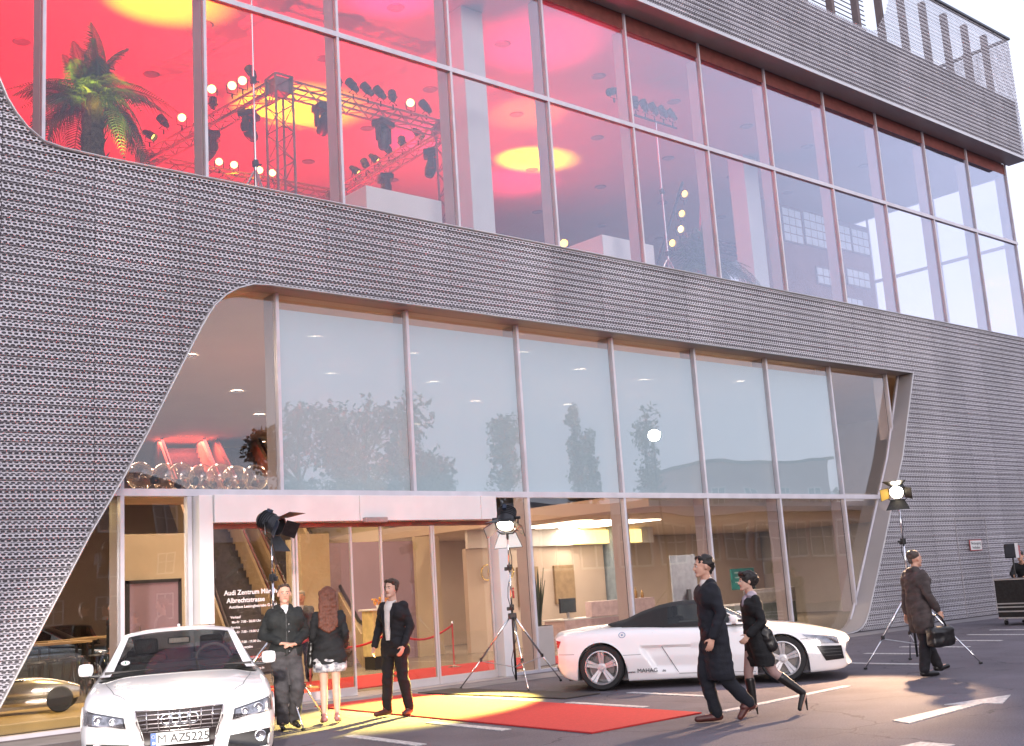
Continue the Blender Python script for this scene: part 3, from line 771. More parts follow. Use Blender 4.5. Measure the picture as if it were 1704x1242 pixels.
# ---- high tables left, dark cars inside
def bar_table(loc, label):
    t = thing('high_table', label, 'table', loc, .1, 'high tables in the showroom')
    q = MB(); q.rbox((0, 0, 1.08), (1.1, .6, .05), .01); q.build('top', M_wood, t)
    for x in (-.48, .48):
        for y in (-.22, .22):
            q = MB(); q.bx(x-.02, x+.02, y-.02, y+.02, 0, 1.06); q.build('leg', M_blackmet, t)
    return t
for loc, lb in (((1.5, 6.6, .02), 'wooden high table nearest the pedal car'), ((2.4, 8.6, .02), 'wooden high table in front of the dark car'), ((3.6, 9.8, .02), 'wooden high table beside the man at the window')): bar_table(loc, lb)
for k in range(6):
    t = thing('bar_stool', ['first', 'second', 'third', 'fourth', 'fifth', 'sixth'][k]+' stool from the left along the high tables', 'stool', (.9+.45*k, 6.1+.4*k+(k % 2)*.3, .02), .3*k, 'dark stools at the high tables')
    q = MB(); q.lathe([(0, .72), (.17, .72), (.18, .75), (.15, .78), (0, .78)], 12); q.build('seat', M_black, t, smooth=40)
    for w in range(4):
        q = MB(); q.tube([(.1*math.cos(w*PI/2), .1*math.sin(w*PI/2), .72), (.2*math.cos(w*PI/2), .2*math.sin(w*PI/2), 0)], .014, 6); q.build('leg', M_blackmet, t)
    q = MB(); q.tube([(.16*math.cos(2*PI*j/16), .16*math.sin(2*PI*j/16), .28) for j in range(17)], .009, 5); q.build('footrest', M_blackmet, t)
# platform for the pedal car
q = MB(); q.rbox((-.3, 1.9, .09), (5.4, 2.6, .14), .03); tag(q.build('display_platform', mat('golden_platform', (.50, .36, .14), .4, 0, .06, 2)), 'low golden display platform under the silver pedal car', 'platform')
area('display_lamp', (-.2, 1.6, 3.3), .5, .5, 55, (1, .72, .3))
area('hall_lamp', (3, 9, 6.8), 2, 2, 170, (1, .76, .56))
area('hall_lamp', (7.2, 4.5, 6.8), 1.2, 1.2, 100, (1, .74, .5))
area('entrance_lamp', (6, 3, 3.9), 1.6, 1.6, 60, (1, .72, .42))
area('upstairs_red_spill', (9.3, 17.2, 6.85), 1.6, 1.6, 110, (1, .12, .09))  # added red light standing in for the glow that falls from upstairs

# ================================================================ upper floor
UF = ZB-.45; UC = ZC-.42
q = MB(); q.lathe([(0, -.02), (.16, -.02), (.2, -.004), (.2, .0), (0, .0)], 18)
M_ddisc = mat('unlit_downlight', (.16, .10, .14), .4)
dd = None
rnd = random.Random(7)
for i in range(9):
    for j in range(5):
        x, y = 1.2+3.1*i+rnd.uniform(-.1, .1), 2.4+3.0*j
        if dd is None: dd = q.build('unlit_downlight', M_ddisc, bld); o = dd
        else: o = inst(dd, bld)
        o.location = (x, y, UC-.001)
m_ = MB(); m_.rbox((8.75, 1.75, (UF+UC)/2), (.62, .5, UC-UF-.004), .02); m_.build('column', mat('pale_column', (.62, .70, .72), .7, 0, .03, 1), bld)
m_ = MB(); m_.rbox((21.9, 4.2, (UF+UC)/2), (.7, .6, UC-UF-.004), .02); m_.build('column', mat('pale_column_b', (.62, .70, .72), .7, 0, .03, 1), bld)
for i, (x, y, w, d_) in enumerate(((6.6, 2.1, 1.9, 1.3), (13.2, 2.0, 1.8, 1.2), (2.1, 3.2, .9, .7))):
    q = MB(); q.rbox((0, 0, .85), (w, d_, 1.7), .01); o = q.build('display_plinth', mat('plinth_white', (.70, .74, .74), .7, 0, .03, 1)); o.location = (x, y, UF)
    tag(o, ['large white plinth box at the window left of the pale column', 'white plinth box right of the pale column', 'small white box near the left palm'][i], 'plinth')
# wash lights that stand on the upper floor and paint the ceiling
M_par = mat('lamp_housing', (.03, .03, .035), .4, .3, .15, 10)
def washer(loc, target, P, c, cone, label, blend=1.0):
    t = thing('floor_spotlight', label, 'spotlight', loc, 0, 'floor spotlights upstairs')
    dv = (Vector(target)-Vector(loc)-Vector((0, 0, .3))).normalized()
    Mx = Matrix.Translation((0, 0, .3)) @ dv.to_track_quat('Z', 'Y').to_matrix().to_4x4()
    a = MB(); a.lathe([(0, -.22), (.06, -.2), (.1, -.1), (.11, .12), (.1, .12), (.1, -.05), (0, -.06)], 14, Mx); a.build('housing', M_par, t, smooth=40)
    a = MB(); a.tube([(-.14, 0, .3), (-.14, 0, .02), (.14, 0, .02), (.14, 0, .3)], .012, 6); a.build('yoke', M_blackmet, t)
    L = Vector(loc)+Vector((0, 0, .3))+dv*.16
    spot('spotlight_beam', L, target, P, c, cone, blend)
RED = (1, .008, .022); YEL = (1, .55, .0); PNK = (1, .02, .14)
Zf = UF+.01
for i, (x, y, tx, ty, P, cc, cone) in enumerate((
    (-2.5, 3, -2, 7, 2600, RED, 150), (1.5, 12, 2, 9, 3000, RED, 150), (5.5, 4.5, 5, 7, 2400, RED, 150), (8, 13, 9, 10, 3000, RED, 150), (11.8, 6, 11, 5, 1300, RED, 130), (15.5, 10, 15, 7, 1500, RED, 125),
    (-.6, 5.6, 3.0, 4.9, 8000, YEL, 22), (4.4, 9.3, 8.1, 8.2, 11000, YEL, 27), (11.6, 8.6, 16.2, 7.7, 17000, YEL, 18), (7.4, 3.2, 6.9, 1.9, 3600, PNK, 26), (11.2, 4.2, 11.2, 1.9, 2400, PNK, 34), (13, 3.4, 13.7, 5.2, 2500, (1, .22, .05), 24), (14.5, 7, 17, 9.4, 2600, PNK, 26), (12.6, 8.6, 12.2, 8.2, 2000, PNK, 30))):
    washer((x, y, Zf), (tx, ty, UC), P*(.86 if cc == RED else 1.35), cc, cone, ['far left', 'rear left', 'mid left', 'rear middle', 'mid right', 'rear right', 'palm side', 'tower side', 'plinth side', 'window side', 'column side', 'right hand', 'outer right', 'central'][i]+' floor spotlight that washes the upstairs ceiling '+('red' if cc == RED else 'yellow' if cc == YEL else 'pink' if cc == PNK else 'orange'))

# brown partition with gridded windows behind the right upper windows
t = thing('upstairs_partition', 'brown wall with pale gridded windows deep behind the right upper windows', 'partition', (0, 5.5, 0))
q = MB(); q.bx(23.2, XR-.6, 0, .15, UF, 14.0); q.build('wall', mat('brown_partition', (.24, .12, .10), .8, 0, .15, 1), t)
M_pale = mat('pale_lit_pane', (.38, .40, .46), .5, emit=(.75, .85, 1), estr=.12)
for x0, z0, nx_, nz_ in ((25.6, 12.7, 3, 4), (26.85, 12.75, 4, 4), (28.6, 12.9, 3, 3), (29.8, 12.9, 3, 3), (27.3, 11.4, 3, 2), (29.2, 11.6, 4, 2), (25.0, 10.2, 4, 1), (28.9, 10.2, 3, 3)):
    fr = MB(); fr.bx(x0-.05, x0+nx_*.36+.01, -.05, -.002, z0-.05, z0+nz_*.30+.01); f_ = fr.build('window_frame', mat('window_bar_brown', (.20, .13, .12), .6), t)
    for i in range(nx_):
        for j in range(nz_):
            q = MB(); q.bx(x0+i*.36, x0+i*.36+.31, -.065, -.052, z0+j*.30, z0+j*.30+.25); q.build('pane', M_pale, f_)
# ================================================================ truss rig upstairs
M_truss = mat('truss_aluminium', (.24, .20, .20), .5, .4, .1, 5)
def beam(a, b, w=.29, step=.33, r=.03, name='truss_beam', parent=None, m=None):
    a, b = Vector(a), Vector(b); t = (b-a).normalized(); L = (b-a).length
    up = Vector((0, 0, 1)) if abs(t.z) < .9 else Vector((0, 1, 0)); s_ = t.cross(up).normalized(); up = s_.cross(t)
    C = [s_*sx*w/2+up*sz*w/2 for sx, sz in ((-1, -1), (1, -1), (1, 1), (-1, 1))]
    mb = MB()
    for c in C: mb.tube([a+c, b+c], r, 6)
    n = max(2, round(L/step))
    for i in range(n):
        p0 = a+t*(L*i/n); p1 = a+t*(L*(i+1)/n)
        for k in range(4):
            q0, q1 = (C[k], C[(k+1) % 4]) if (i+k) % 2 else (C[(k+1) % 4], C[k])
            mb.tube([p0+q0, p1+q1], .014, 4, caps=False)
    for p in (a, b):
        for k in range(4): mb.tube([p+C[k], p+C[(k+1) % 4]], r*.9, 5)
    return mb.build(name, m or M_truss, parent)
rig = thing('truss_rig', 'square aluminium lighting truss on towers behind the left upper windows', 'truss')
TZ = 12.6
CN = {'A': (5.19, 3.91), 'B': (9.72, 3.91), 'C': (10.05, 9.3), 'D': (4.6, 9.5)}
for a, b in ('AB', 'BC', 'CD', 'DA'):
    pa, pb = Vector((*CN[a], TZ)), Vector((*CN[b], TZ)); d_ = (pb-pa).normalized()*.2
    beam(pa+d_, pb-d_, parent=rig)
for k, (x, y) in CN.items():
    beam((x, y, UF+.02), (x, y, TZ+.2), w=.42 if k == 'A' else .3, name='tower', parent=rig)
    q = MB(); q.rbox((x, y, TZ), (.34, .34, .34), .03); q.build('corner_block', M_truss, rig)
M_lensw = mat('warm_lamp_lens', (.9, .8, .5), .4, emit=(1, .70, .22), estr=3.2)
M_lensy = mat('yellow_lamp_lens', (.9, .6, .2), .4, emit=(1, .55, .08), estr=3.5)
M_lensoff = mat('dark_lens', (.05, .05, .06), .1, .2)
def par_can(lens, label, loc, aim, group='lamp cans on the truss'):
    t = thing('lamp_can', label, 'stage light', loc, 0, group)
    dv = Vector(aim).normalized(); Mx = dv.to_track_quat('Z', 'Y').to_matrix().to_4x4()
    a = MB(); a.lathe([(0, -.2), (.05, -.19), (.075, -.12), (.078, -.04), (.1, -.03), (.105, .17), (.097, .17), (.09, .0), (0, -.01)], 14, Mx); a.build('housing', M_par, t, smooth=40)
    a = MB(); a.lathe([(0, .06), (.094, .055), (.094, .07), (0, .075)], 14, Mx); a.build('lens', lens, t)
    a = MB(); a.tube([Mx @ Vector((-.12, 0, 0)), Vector((-.12, 0, -.2)), Vector((.12, 0, -.2)), Mx @ Vector((.12, 0, 0))], .012, 5); a.tube([(0, 0, -.2), (0, 0, -.32)], .02, 6); a.build('yoke', M_blackmet, t)
    return t
camv = Vector((-7.08, -16.9, 1.56))
def towards(p, mixv=(0, 0, 0)): return (camv-Vector(p)).normalized()+Vector(mixv)
Z_ = 13.02
spec_ = [('a', (4.46, 5.6), 1), ('a', (4.75, 5.2), 1), ('a', (4.82, 4.85), 1), ('a', (4.6, 7.4), 1), ('a', (4.35, 7.85), 0), ('a', (4.4, 8.75), 2), ('a', (4.85, 6.3), 0), ('a', (4.8, 4.4), 0),
         ('b', (6.6, 3.75), 0), ('b', (7.0, 3.75), 0), ('b', (7.4, 3.75), 0), ('b', (7.75, 3.75), 0), ('b', (8.1, 3.75), 0), ('b', (8.65, 3.8), 1), ('b', (9.1, 3.8), 0),
         ('d', (6.63, 9.5), 1), ('d', (7.06, 9.5), 1), ('d', (7.81, 9.5), 1), ('d', (8.2, 9.5), 1),
         ('c', (9.9, 5.2), 2), ('c', (9.9, 5.9), 0), ('c', (9.9, 6.5), 0), ('c', (9.95, 7.2), 2), ('c', (10.0, 7.7), 0), ('c', (10.0, 8.2), 2)]
ordn = ['first', 'second', 'third', 'fourth', 'fifth', 'sixth', 'seventh', 'eighth']
bn = {'a': 'receding left', 'b': 'front', 'c': 'right', 'd': 'rear'}; cnt = {}
for br, (x, y), on in spec_:
    i = cnt.get(br, 0); cnt[br] = i+1
    p = (x, y, Z_)
    aim = towards(p) if on else (random.uniform(-.5, .5), .6, .9)
    if on == 2: aim = towards(p, (.8, .2, -.2))
    par_can((M_lensoff, M_lensw, M_lensy)[on], ('glowing ' if on else 'dark ')+'lamp can, '+ordn[i]+' listed on the '+bn[br]+' truss beam', p, aim)
    
def moving_head(loc, label, tilt=.4, rz=0.):
    t = thing('moving_head', label, 'stage light', loc, rz, 'moving head lights under the truss')
    a = MB(); a.rbox((0, 0, -.02), (.46, .36, .16), .04); a.rbox((0, 0, .08), (.14, .1, .06), .01); a.build('base', M_par, t, smooth=30)
    for s_ in (-1, 1):
        a = MB(); a.rbox((.19*s_, 0, -.27), (.06, .15, .38), .02); a.build('arm', M_par, t, smooth=30)
    Mx = Matrix.Translation((0, 0, -.38)) @ Matrix.Rotation(tilt, 4, 'X')
    a = MB(); a.lathe([(0, -.26), (.1, -.25), (.14, -.17), (.15, .05), (.12, .2), (.1, .24), (0, .24)], 14, Mx @ Matrix.Rotation(PI, 4, 'X')); a.build('head', M_par, t, smooth=40)
    a = MB(); a.lathe([(0, .0), (.085, .0), (.085, .01), (0, .012)], 14, Mx @ Matrix.Translation((0, 0, -.252))); a.build('lens', M_lensoff, t)
    return t
for i, (x, y, tl) in enumerate(((6.3, 3.9, .7), (7.9, 3.9, .1), (5.1, 5.1, -.5), (9.95, 4.8, .3), (9.98, 6.8, .2), (4.9, 6.6, .5))):
    moving_head((x, y, 12.36), ['moving head light right of the truss tower', 'moving head light at the middle of the front truss beam', 'moving head light hanging behind the tripod pole', 'moving head light under the right truss corner', 'moving head light low over the white plinth box', 'moving head light on the receding left beam'][i], tl, .3*i)
# second rig, far right
rig2 = thing('truss_rig', 'faint aluminium truss with tower behind the right upper windows', 'truss')
beam((21.5, 6.5, 12.4), (27.5, 6.5, 12.4), parent=rig2); beam((27.5, 6.5, UF+.02), (27.5, 6.5, 12.6), name='tower', parent=rig2, w=.4)
beam((23.8, 8, UF+.02), (23.8, 8, 12.6), name='tower', parent=rig2)
# lighting tripods upstairs
def wind_stand(loc, h, label, cross=True):
    t = thing('lighting_tripod', label, 'light stand', loc, 0, 'tall light stands upstairs')
    a = MB(); a.tube([(0, 0, .1), (0, 0, 2.0)], .035, 8); a.tube([(0, 0, 2.0), (0, 0, h)], .025, 8); a.build('pole', M_chrome, t, smooth=40)
    for z in (1.9, 3.6):
        if z < h: q = MB(); q.rbox((0, 0, z), (.1, .1, .14), .02); q.rbox((.09, 0, z), (.08, .03, .03), .01); q.build('clamp', M_black, t)
    for k in range(3):
        w = 2*PI*k/3+.35
        a = MB(); a.tube([(.03*math.cos(w), .03*math.sin(w), 1.75), (.95*math.cos(w), .95*math.sin(w), .02)], .02, 6); a.build('leg', M_alu, t)
        a = MB(); a.tube([(0, 0, .55), (.62*math.cos(w), .62*math.sin(w), .6)], .011, 5); a.build('brace', M_alu, t)
    if cross:
        a = MB(); a.tube([(-.85, 0, h), (.85, 0, h)], .03, 8); a.build('cross_bar', M_blackmet, t)
    return t
wind_stand((3.5, 2.0, UF), 6.3, 'tall chrome light stand in front of the left truss tower', False)
wind_stand((15.55, 2.2, UF), 5.55, 'tall light stand right of the pale column carrying a lamp bar')
for i in range(5):
    x = 14.8+.36*i
    par_can(M_lensoff, ordn[i]+' dark lamp can from the left on the bar of the right light stand', (x, 2.2, UF+5.9), (.3-.25*i, .4, 1), 'lamp cans on the light stand bar')
par_can(M_lensoff, 'single can at the left of the light stand bar near the mullion', (14.1, 2.3, UF+6.1), (-1, .2, -.4), 'lamp cans on the light stand bar')
# slanted lamp row by the right palm
for i, (x, y, z, on) in enumerate(((16.9, 2.6, 11.9, 2), (16.7, 2.6, 11.3, 2), (16.35, 2.4, 10.75, 1), (15.95, 2.4, 10.3, 2))):
    par_can(M_lensy if on == 2 else M_lensw, ordn[i]+' lamp from the top of the slanting row above the right palm', (x, y, z), towards((x, y, z), (.4, 0, 0)), 'slanting lamp row by the right palm')
q = MB(); q.tube([(17.1, 2.75, 12.3), (15.7, 2.75, 9.7)], .04, 8); q.tube([(15.7, 2.75, 9.7), (15.7, 2.75, UF)], .04, 8); tag(q.build('lamp_rail', M_blackmet, smooth=40), 'slanting black lamp rail behind the right palm', 'lamp rail')
for i, (x, y, z) in enumerate(((13.15, 2.9, 9.86), (13.75, 2.9, 9.86), (12.5, 2.9, 9.9))):
    par_can(M_lensw if i < 2 else M_lensy, ['glowing lamp above the white plinth right of the column', 'rightmost glowing lamp on the white plinth', 'small lamp left of the plinth lamps'][i], (x, y, z), towards((x, y, z)), 'lamps on the plinth')
t = thing('projection_screen', 'slanted red framed display with white panels beside the second column', 'screen', (18.4, 3.2, UF), .15)
a = MB(); a.prism([(-1.0, 0), (.55, 0), (.4, 4.3), (.15, 4.55)], .06); a.build('frame', mat('red_frame', (.55, .13, .13), .5), t)
for i, (x0, z0) in enumerate(((-.35, 1.1), (-.1, 2.1), (.02, 3.0))):
    a = MB(); a.prism([(x0, z0), (x0+.42, z0+.1), (x0+.40, z0+.85), (x0+.08, z0+.6)], .02, Matrix.Translation((0, -.03, 0))); a.build('white_panel', mat('white_display', (.9, .85, .85), .5, emit=(1, .85, .85), estr=.6), t)

# ================================================================ palms
M_palm = mat('palm_leaf', (.07, .13, .05), .5, 0, .2, 7, c2=(.03, .06, .03))
M_bark = mat('palm_bark', (.10, .075, .045), .9, 0, .3, 14, .8, 50)
def frond_mesh(L, droop, seed, dens=38):
    rn = random.Random(seed); mb = MB()
    pts = [Vector((L*(t*.93), 0, L*(.55*t-droop*t*t))) for t in [k/12 for k in range(13)]]
    mb.tube(pts, [.018*(1-.8*k/12) for k in range(13)], 4)
    for k in range(dens):
        t = .12+.88*k/dens; i = min(11, int(t*12)); u = t*12-i
        p = pts[i].lerp(pts[i+1], u); tan = (pts[i+1]-pts[i]).normalized()
        ll = L*.36*math.sin(PI*min(1, .18+.82*t))**.6*(1.05-.55*t)
        for s_ in (-1, 1):
            dirv = (tan*.75+Vector((0, s_*.95, 0))+Vector((0, 0, .25))).normalized()
            a1 = p+dirv*ll*.5; a2 = p+dirv*ll+Vector((0, 0, -ll*rn.uniform(.3, .8)))
            w = .013; n_ = tan*w
            mb.add([p-n_*.6, p+n_*.6, a1+n_, a1-n_, a2], [(0, 1, 2, 3), (3, 2, 4)])
    return mb
def palm(loc, label, H, L, n, seed, trunk_r=.14):
    rn = random.Random(seed); t = thing('palm_tree', label, 'palm', loc)
    q = MB(); q.lathe([(0, 0), (.3, 0), (.36, .5), (.33, .5), (.31, .45), (0, .45)], 16); q.build('pot', M_black, t, smooth=40)
    q = MB(); pts = [(0, 0, .4+(H-.4)*k/14) for k in range(15)]; q.tube(pts, [trunk_r*(1+.12*(k % 2))*(1.15-.3*k/14) for k in range(15)], 9)
    for k in range(70):
        w = rn.uniform(0, 2*PI); z = rn.uniform(.5, H); c = Vector((math.cos(w), math.sin(w), 0))
        q.add([c*trunk_r*.9+Vector((0, 0, z)), c*trunk_r*.9+Vector((.03, -.03, z)), c*(trunk_r+.10)+Vector((0, 0, z+.16))], [(0, 1, 2)])
    q.build('trunk', M_bark, t)
    base = [frond_mesh(L, dr, seed+i).build('frond', M_palm, t) for i, dr in enumerate((.35, .75, 1.1, 1.45))]
    for o in base: o.matrix_local = Matrix.Translation((0, 0, -50))
    for k in range(n):
        b = base[0 if k % 4 == 0 else 1 if k % 4 == 1 else 2 if k % 4 == 2 else 3]
        o = b if k < 4 else inst(b, t)
        el = rn.uniform(-.5, .7) if k % 4 else rn.uniform(.6, 1.15)
        o.matrix_local = Matrix.Translation((0, 0, H-.05-.25*rn.random())) @ Matrix.Rotation(2.4*k+rn.uniform(-.2, .2), 4, 'Z') @ Matrix.Rotation(-el, 4, 'Y') @ Matrix.Rotation(rn.uniform(-.5, .5), 4, 'X') @ Matrix.Scale(rn.uniform(.75, 1.1), 4)
    return t
palm((.55, 2.5, UF), 'bushy palm with a thick trunk in a black pot behind the far left upper window', 2.75, 1.45, 34, 11, .2)
spot('palm_spot', (.9, .9, UF+.5), (.35, 2.3, UF+3.6), 1900, (1, .78, .06), 30, .8)
palm((17.0, 2.1, UF), 'spreading palm behind the upper window beside the second column', 1.7, 1.5, 26, 23, .12)

# ================================================================ film lamps on tripods (outside)
M_yel = mat('yellow_gel', (.75, .50, .10), .4, 0, .05, 3)
M_silver = mat('silver_reflector', (.8, .78, .7), .25, .8, .03, 3)
M_dkblue = mat('dark_blue_door', (.035, .05, .085), .4, .3, .1, 5)
def film_lamp(base, h, aim, label, slabel, legs_rot, lit=0, gel=None, legr=.98):
    SC = .74 if gel is M_yel else .86 if not lit else 1.
    st = thing('tripod_stand', slabel, 'light stand', base, legs_rot, 'film lamp stands outside')
    a = MB(); a.tube([(0, 0, .12), (0, 0, 1.3)], .019, 8); a.build('pole', M_blackmet, st, smooth=True)
    a = MB(); a.tube([(0, 0, 1.3), (0, 0, 1.95)], .016, 8); a.build('pole', M_chrome, st, smooth=True)
    a = MB(); a.tube([(0, 0, 1.95), (0, 0, h-.26)], .013, 8); a.build('pole', M_chrome, st, smooth=True)
    for z in (1.28, 1.93):
        a = MB(); a.rbox((0, 0, z), (.07, .07, .1), .015); a.rbox((.065, 0, z), (.07, .03, .035), .01); a.rbox((.0, -.06, z-.02), (.03, .05, .06), .01); a.build('clamp', M_black, st)
    a = MB(); a.rbox((0, 0, 1.14), (.13, .13, .1), .02); a.build('leg_collar', M_black, st)
    for k in range(3):
        w = 2*PI*k/3; c = Vector((math.cos(w), math.sin(w), 0))
        a = MB(); a.tube([c*.05+Vector((0, 0, 1.12)), c*legr*.62+Vector((0, 0, .45))], .017, 7); a.tube([c*legr*.6+Vector((0, 0, .47)), c*legr+Vector((0, 0, .03))], .012, 7)
        lg = a.build('leg', M_chrome, st, smooth=True)
        a = MB(); a.rbox(c*legr*.61+Vector((0, 0, .46)), (.045, .045, .06), .01); a.build('knob', M_black, lg)
        a = MB(); a.rbox(c*(legr+.0)+Vector((0, 0, .02)), (.05, .04, .035), .01); a.build('foot', M_black, lg)
        a = MB(); a.tube([(0, 0, .32), c*legr*.62+Vector((0, 0, .44))], .008, 5); a.build('brace', M_alu, st)
    p0 = Vector(base)+Vector((0, 0, h))
    t = thing('film_lamp', label, 'film lamp', p0, 0, 'film lamps with barn doors'); t.scale = (SC,)*3
    dv = (Vector(aim)-p0).normalized(); Mx = dv.to_track_quat('Z', 'Y').to_matrix().to_4x4()
    a = MB()
    a.lathe([(0, -.24), (.09, -.23), (.135, -.17), (.15, -.05), (.15, .10), (.165, .11), (.165, .16), (.14, .16), (.135, .02), (.12, .0), (0, -.02)], 20, Mx)
    for k in range(5): a.lathe([(.15, -.17+.04*k), (.162, -.165+.04*k), (.162, -.155+.04*k), (.15, -.15+.04*k)], 20, Mx)
    a.build('housing', M_par, t, smooth=35)
    a = MB(); a.box(Mx @ Vector((0, .17, -.1)), (.06, .05, .08), Mx.to_3x3()); a.build('cable_box', M_dkblue, t)
    a = MB(); a.lathe([(0, .075), (.08, .07), (.135, .05), (.135, .055), (0, .09)], 20, Mx)
    a.build('lens', mat('lit_fresnel_lens', (.95, .9, .8), .3, emit=(1, .85, .62), estr=60 if lit == 2 else 20) if lit else M_lensoff, t, smooth=True)
    a = MB()
    # horizontal axis yoke
    rt = dv.cross(Vector((0, 0, 1))).normalized()
    a.tube([rt*.18, rt*.2+Vector((0, 0, -.02)), rt*.19+Vector((0, 0, -.18)), rt*.1+Vector((0, 0, -.25)), rt*-.1+Vector((0, 0, -.25)), rt*-.19+Vector((0, 0, -.18)), rt*-.2+Vector((0, 0, -.02)), rt*-.18], .012, 6)
    a.tube([(0, 0, -.24), (0, 0, -.34)], .02, 8); a.tube([rt*-.16, rt*-.24], .025, 8); a.tube([rt*.16, rt*.24], .025, 8)
    a.build('yoke', M_blackmet, t, smooth=40)
    for k in range(4):
        ang = PI/2*k; w0, w1, ln = (.14, .25, .27) if k % 2 == 0 else (.12, .13, .23)
        op = R(38 if k % 2 == 0 else 48)
        F = Mx @ Matrix.Rotation(ang, 4, 'Z') @ Matrix.Translation((0, .155, .16)) @ Matrix.Rotation(-op, 4, 'X')
        mo = M_dkblue if k == 1 else M_blackmet
        a = MB(); a.add([F @ Vector(v) for v in ((-w0, 0, 0), (w0, 0, 0), (w1, 0, ln), (-w1, 0, ln), (-w0, .006, 0), (w0, .006, 0), (w1, .006, ln), (-w1, .006, ln))], [(0, 3, 2, 1), (4, 5, 6, 7), (0, 1, 5, 4), (1, 2, 6, 5), (2, 3, 7, 6), (3, 0, 4, 7)])
        dr = a.build('barn_door', mo, t)
        if gel and (gel is M_silver or k == 1):
            a = MB(); a.add([F @ Vector(v) for v in ((-w0*.95, -.004, .01), (w0*.95, -.004, .01), (w1*.96, -.004, ln*.97), (-w1*.96, -.004, ln*.97))], [(0, 1, 2, 3)]); a.build('gel', gel, dr)
    a = MB(); pts = [Vector((.02, .02, -.3))+Vector((.05*math.sin(k*.9), .04*math.cos(k), -(h-.4)*k/14)) for k in range(15)]
    a.tube(pts, .007, 5); a.build('cable', M_black, t)
    return p0+dv*.2, dv
film_lamp((.95, -2.75, 0), 2.66, (3.1, -6.4, .6), 'unlit film lamp with dark blue barn doors behind the hooded jacket man', 'tripod stand behind the man in the hooded jacket', .35, 0)
pc, dc = film_lamp((5.75, -2.08, 0), 2.74, (3.9, -3.4, 0), 'lit film lamp with white inner barn doors pointing down at the carpet', 'tripod stand at the right door pilaster', -2.1, 2, M_silver)
pr_, dr_ = film_lamp((10.1, -6.75, 0), 2.75, (4.2, -9.5, .4), 'glowing film lamp with yellow barn doors in front of the corrugated wall', 'tripod stand behind the man with the bag', 2.75, 2, M_yel)
spot('film_lamp_beam', pc, Vector((3.5, -2.95, 0)), 9500, (1, .78, .18), 52, .4, r=.05)
spot('film_lamp_beam', pr_, Vector((6.2, -7.4, .3)), 2000, (1, .64, .38), 60, .6, r=.06)
# ================================================================ paving, markings, mats
q = MB(); q.bx(XL, XR+6, -1.25, YM+.06, .001, .006); tag(q.build('paving_strip', M_pave), kind='structure')
def stripe(p0, p1, w=.14, z=.009, name='bay_marking'):
    a, b = Vector((*p0, 0)), Vector((*p1, 0)); n_ = (b-a).cross(Vector((0, 0, 1))).normalized()*w/2
    mb = MB(); mb.add([a-n_+Vector((0, 0, .001)), a+n_+Vector((0, 0, .001)), b+n_+Vector((0, 0, .001)), b-n_+Vector((0, 0, .001)), a-n_+Vector((0, 0, z)), a+n_+Vector((0, 0, z)), b+n_+Vector((0, 0, z)), b-n_+Vector((0, 0, z))], [(0, 3, 2, 1), (4, 5, 6, 7), (0, 1, 5, 4), (1, 2, 6, 5), (2, 3, 7, 6), (3, 0, 4, 7)])
    return tag(mb.build(name, M_paint), kind='structure')
for a, b in (((.73, -4.82), (.58, -6.45)), ((1.97, -4.75), (1.82, -6.4)), ((4.22, -4.9), (4.1, -6.45)), ((5.50, -4.85), (5.36, -6.5)), ((-.5, -4.8), (-.65, -6.4))): stripe(a, b)
for a, b in (((10.27, -5.29), (10.1, -6.9)), ((12.2, -4.46), (12.05, -5.95)), ((13.72, -4.29), (13.58, -5.75)), ((15.3, -4.2), (15.12, -5.6)), ((16.96, -3.95), (16.75, -5.35)), ((18.45, -3.7), (18.3, -5.1))): stripe(a, b)
stripe((4.0, -7.75), (6.9, -7.55), .13)
stripe((2.0, -11.2), (2.65, -11.25), .35)
q = MB()
A_ = [(3.75, -10.33), (3.9, -10.05), (5.35, -10.02), (5.28, -9.86), (6.35, -10.1), (5.55, -10.4), (5.5, -10.2)]
q.add([(x, y, .001) for x, y in A_]+[(x, y, .009) for x, y in A_], [tuple(range(6, -1, -1)), tuple(range(7, 14))]+[(i, (i+1) % 7, (i+1) % 7+7, i+7) for i in range(7)])
tag(q.build('lane_arrow', M_paint), kind='structure')
# red carpet in front of the door, door mat
q = MB(); c_ = [(2.60, -1.0), (4.42, -1.0), (3.79, -7.62), (1.96, -7.64)]
q.add([(x, y, .003) for x, y in c_]+[(x, y, .019) for x, y in c_], [(3, 2, 1, 0), (4, 5, 6, 7)]+[(i, (i+1) % 4, (i+1) % 4+4, i+4) for i in range(4)])
q = q.build('red_carpet', M_carpet); tag(q, 'long red carpet running out from the entrance over the asphalt', 'carpet')
q = MB(); q.bx(4.55, 5.25, -4.5, -1.0, .007, .02); tag(q.build('door_mat', mat('dark_mat', (.07, .055, .05), .95, 0, .1, 20)), 'dark rubber mat lying beside the red carpet', 'mat')

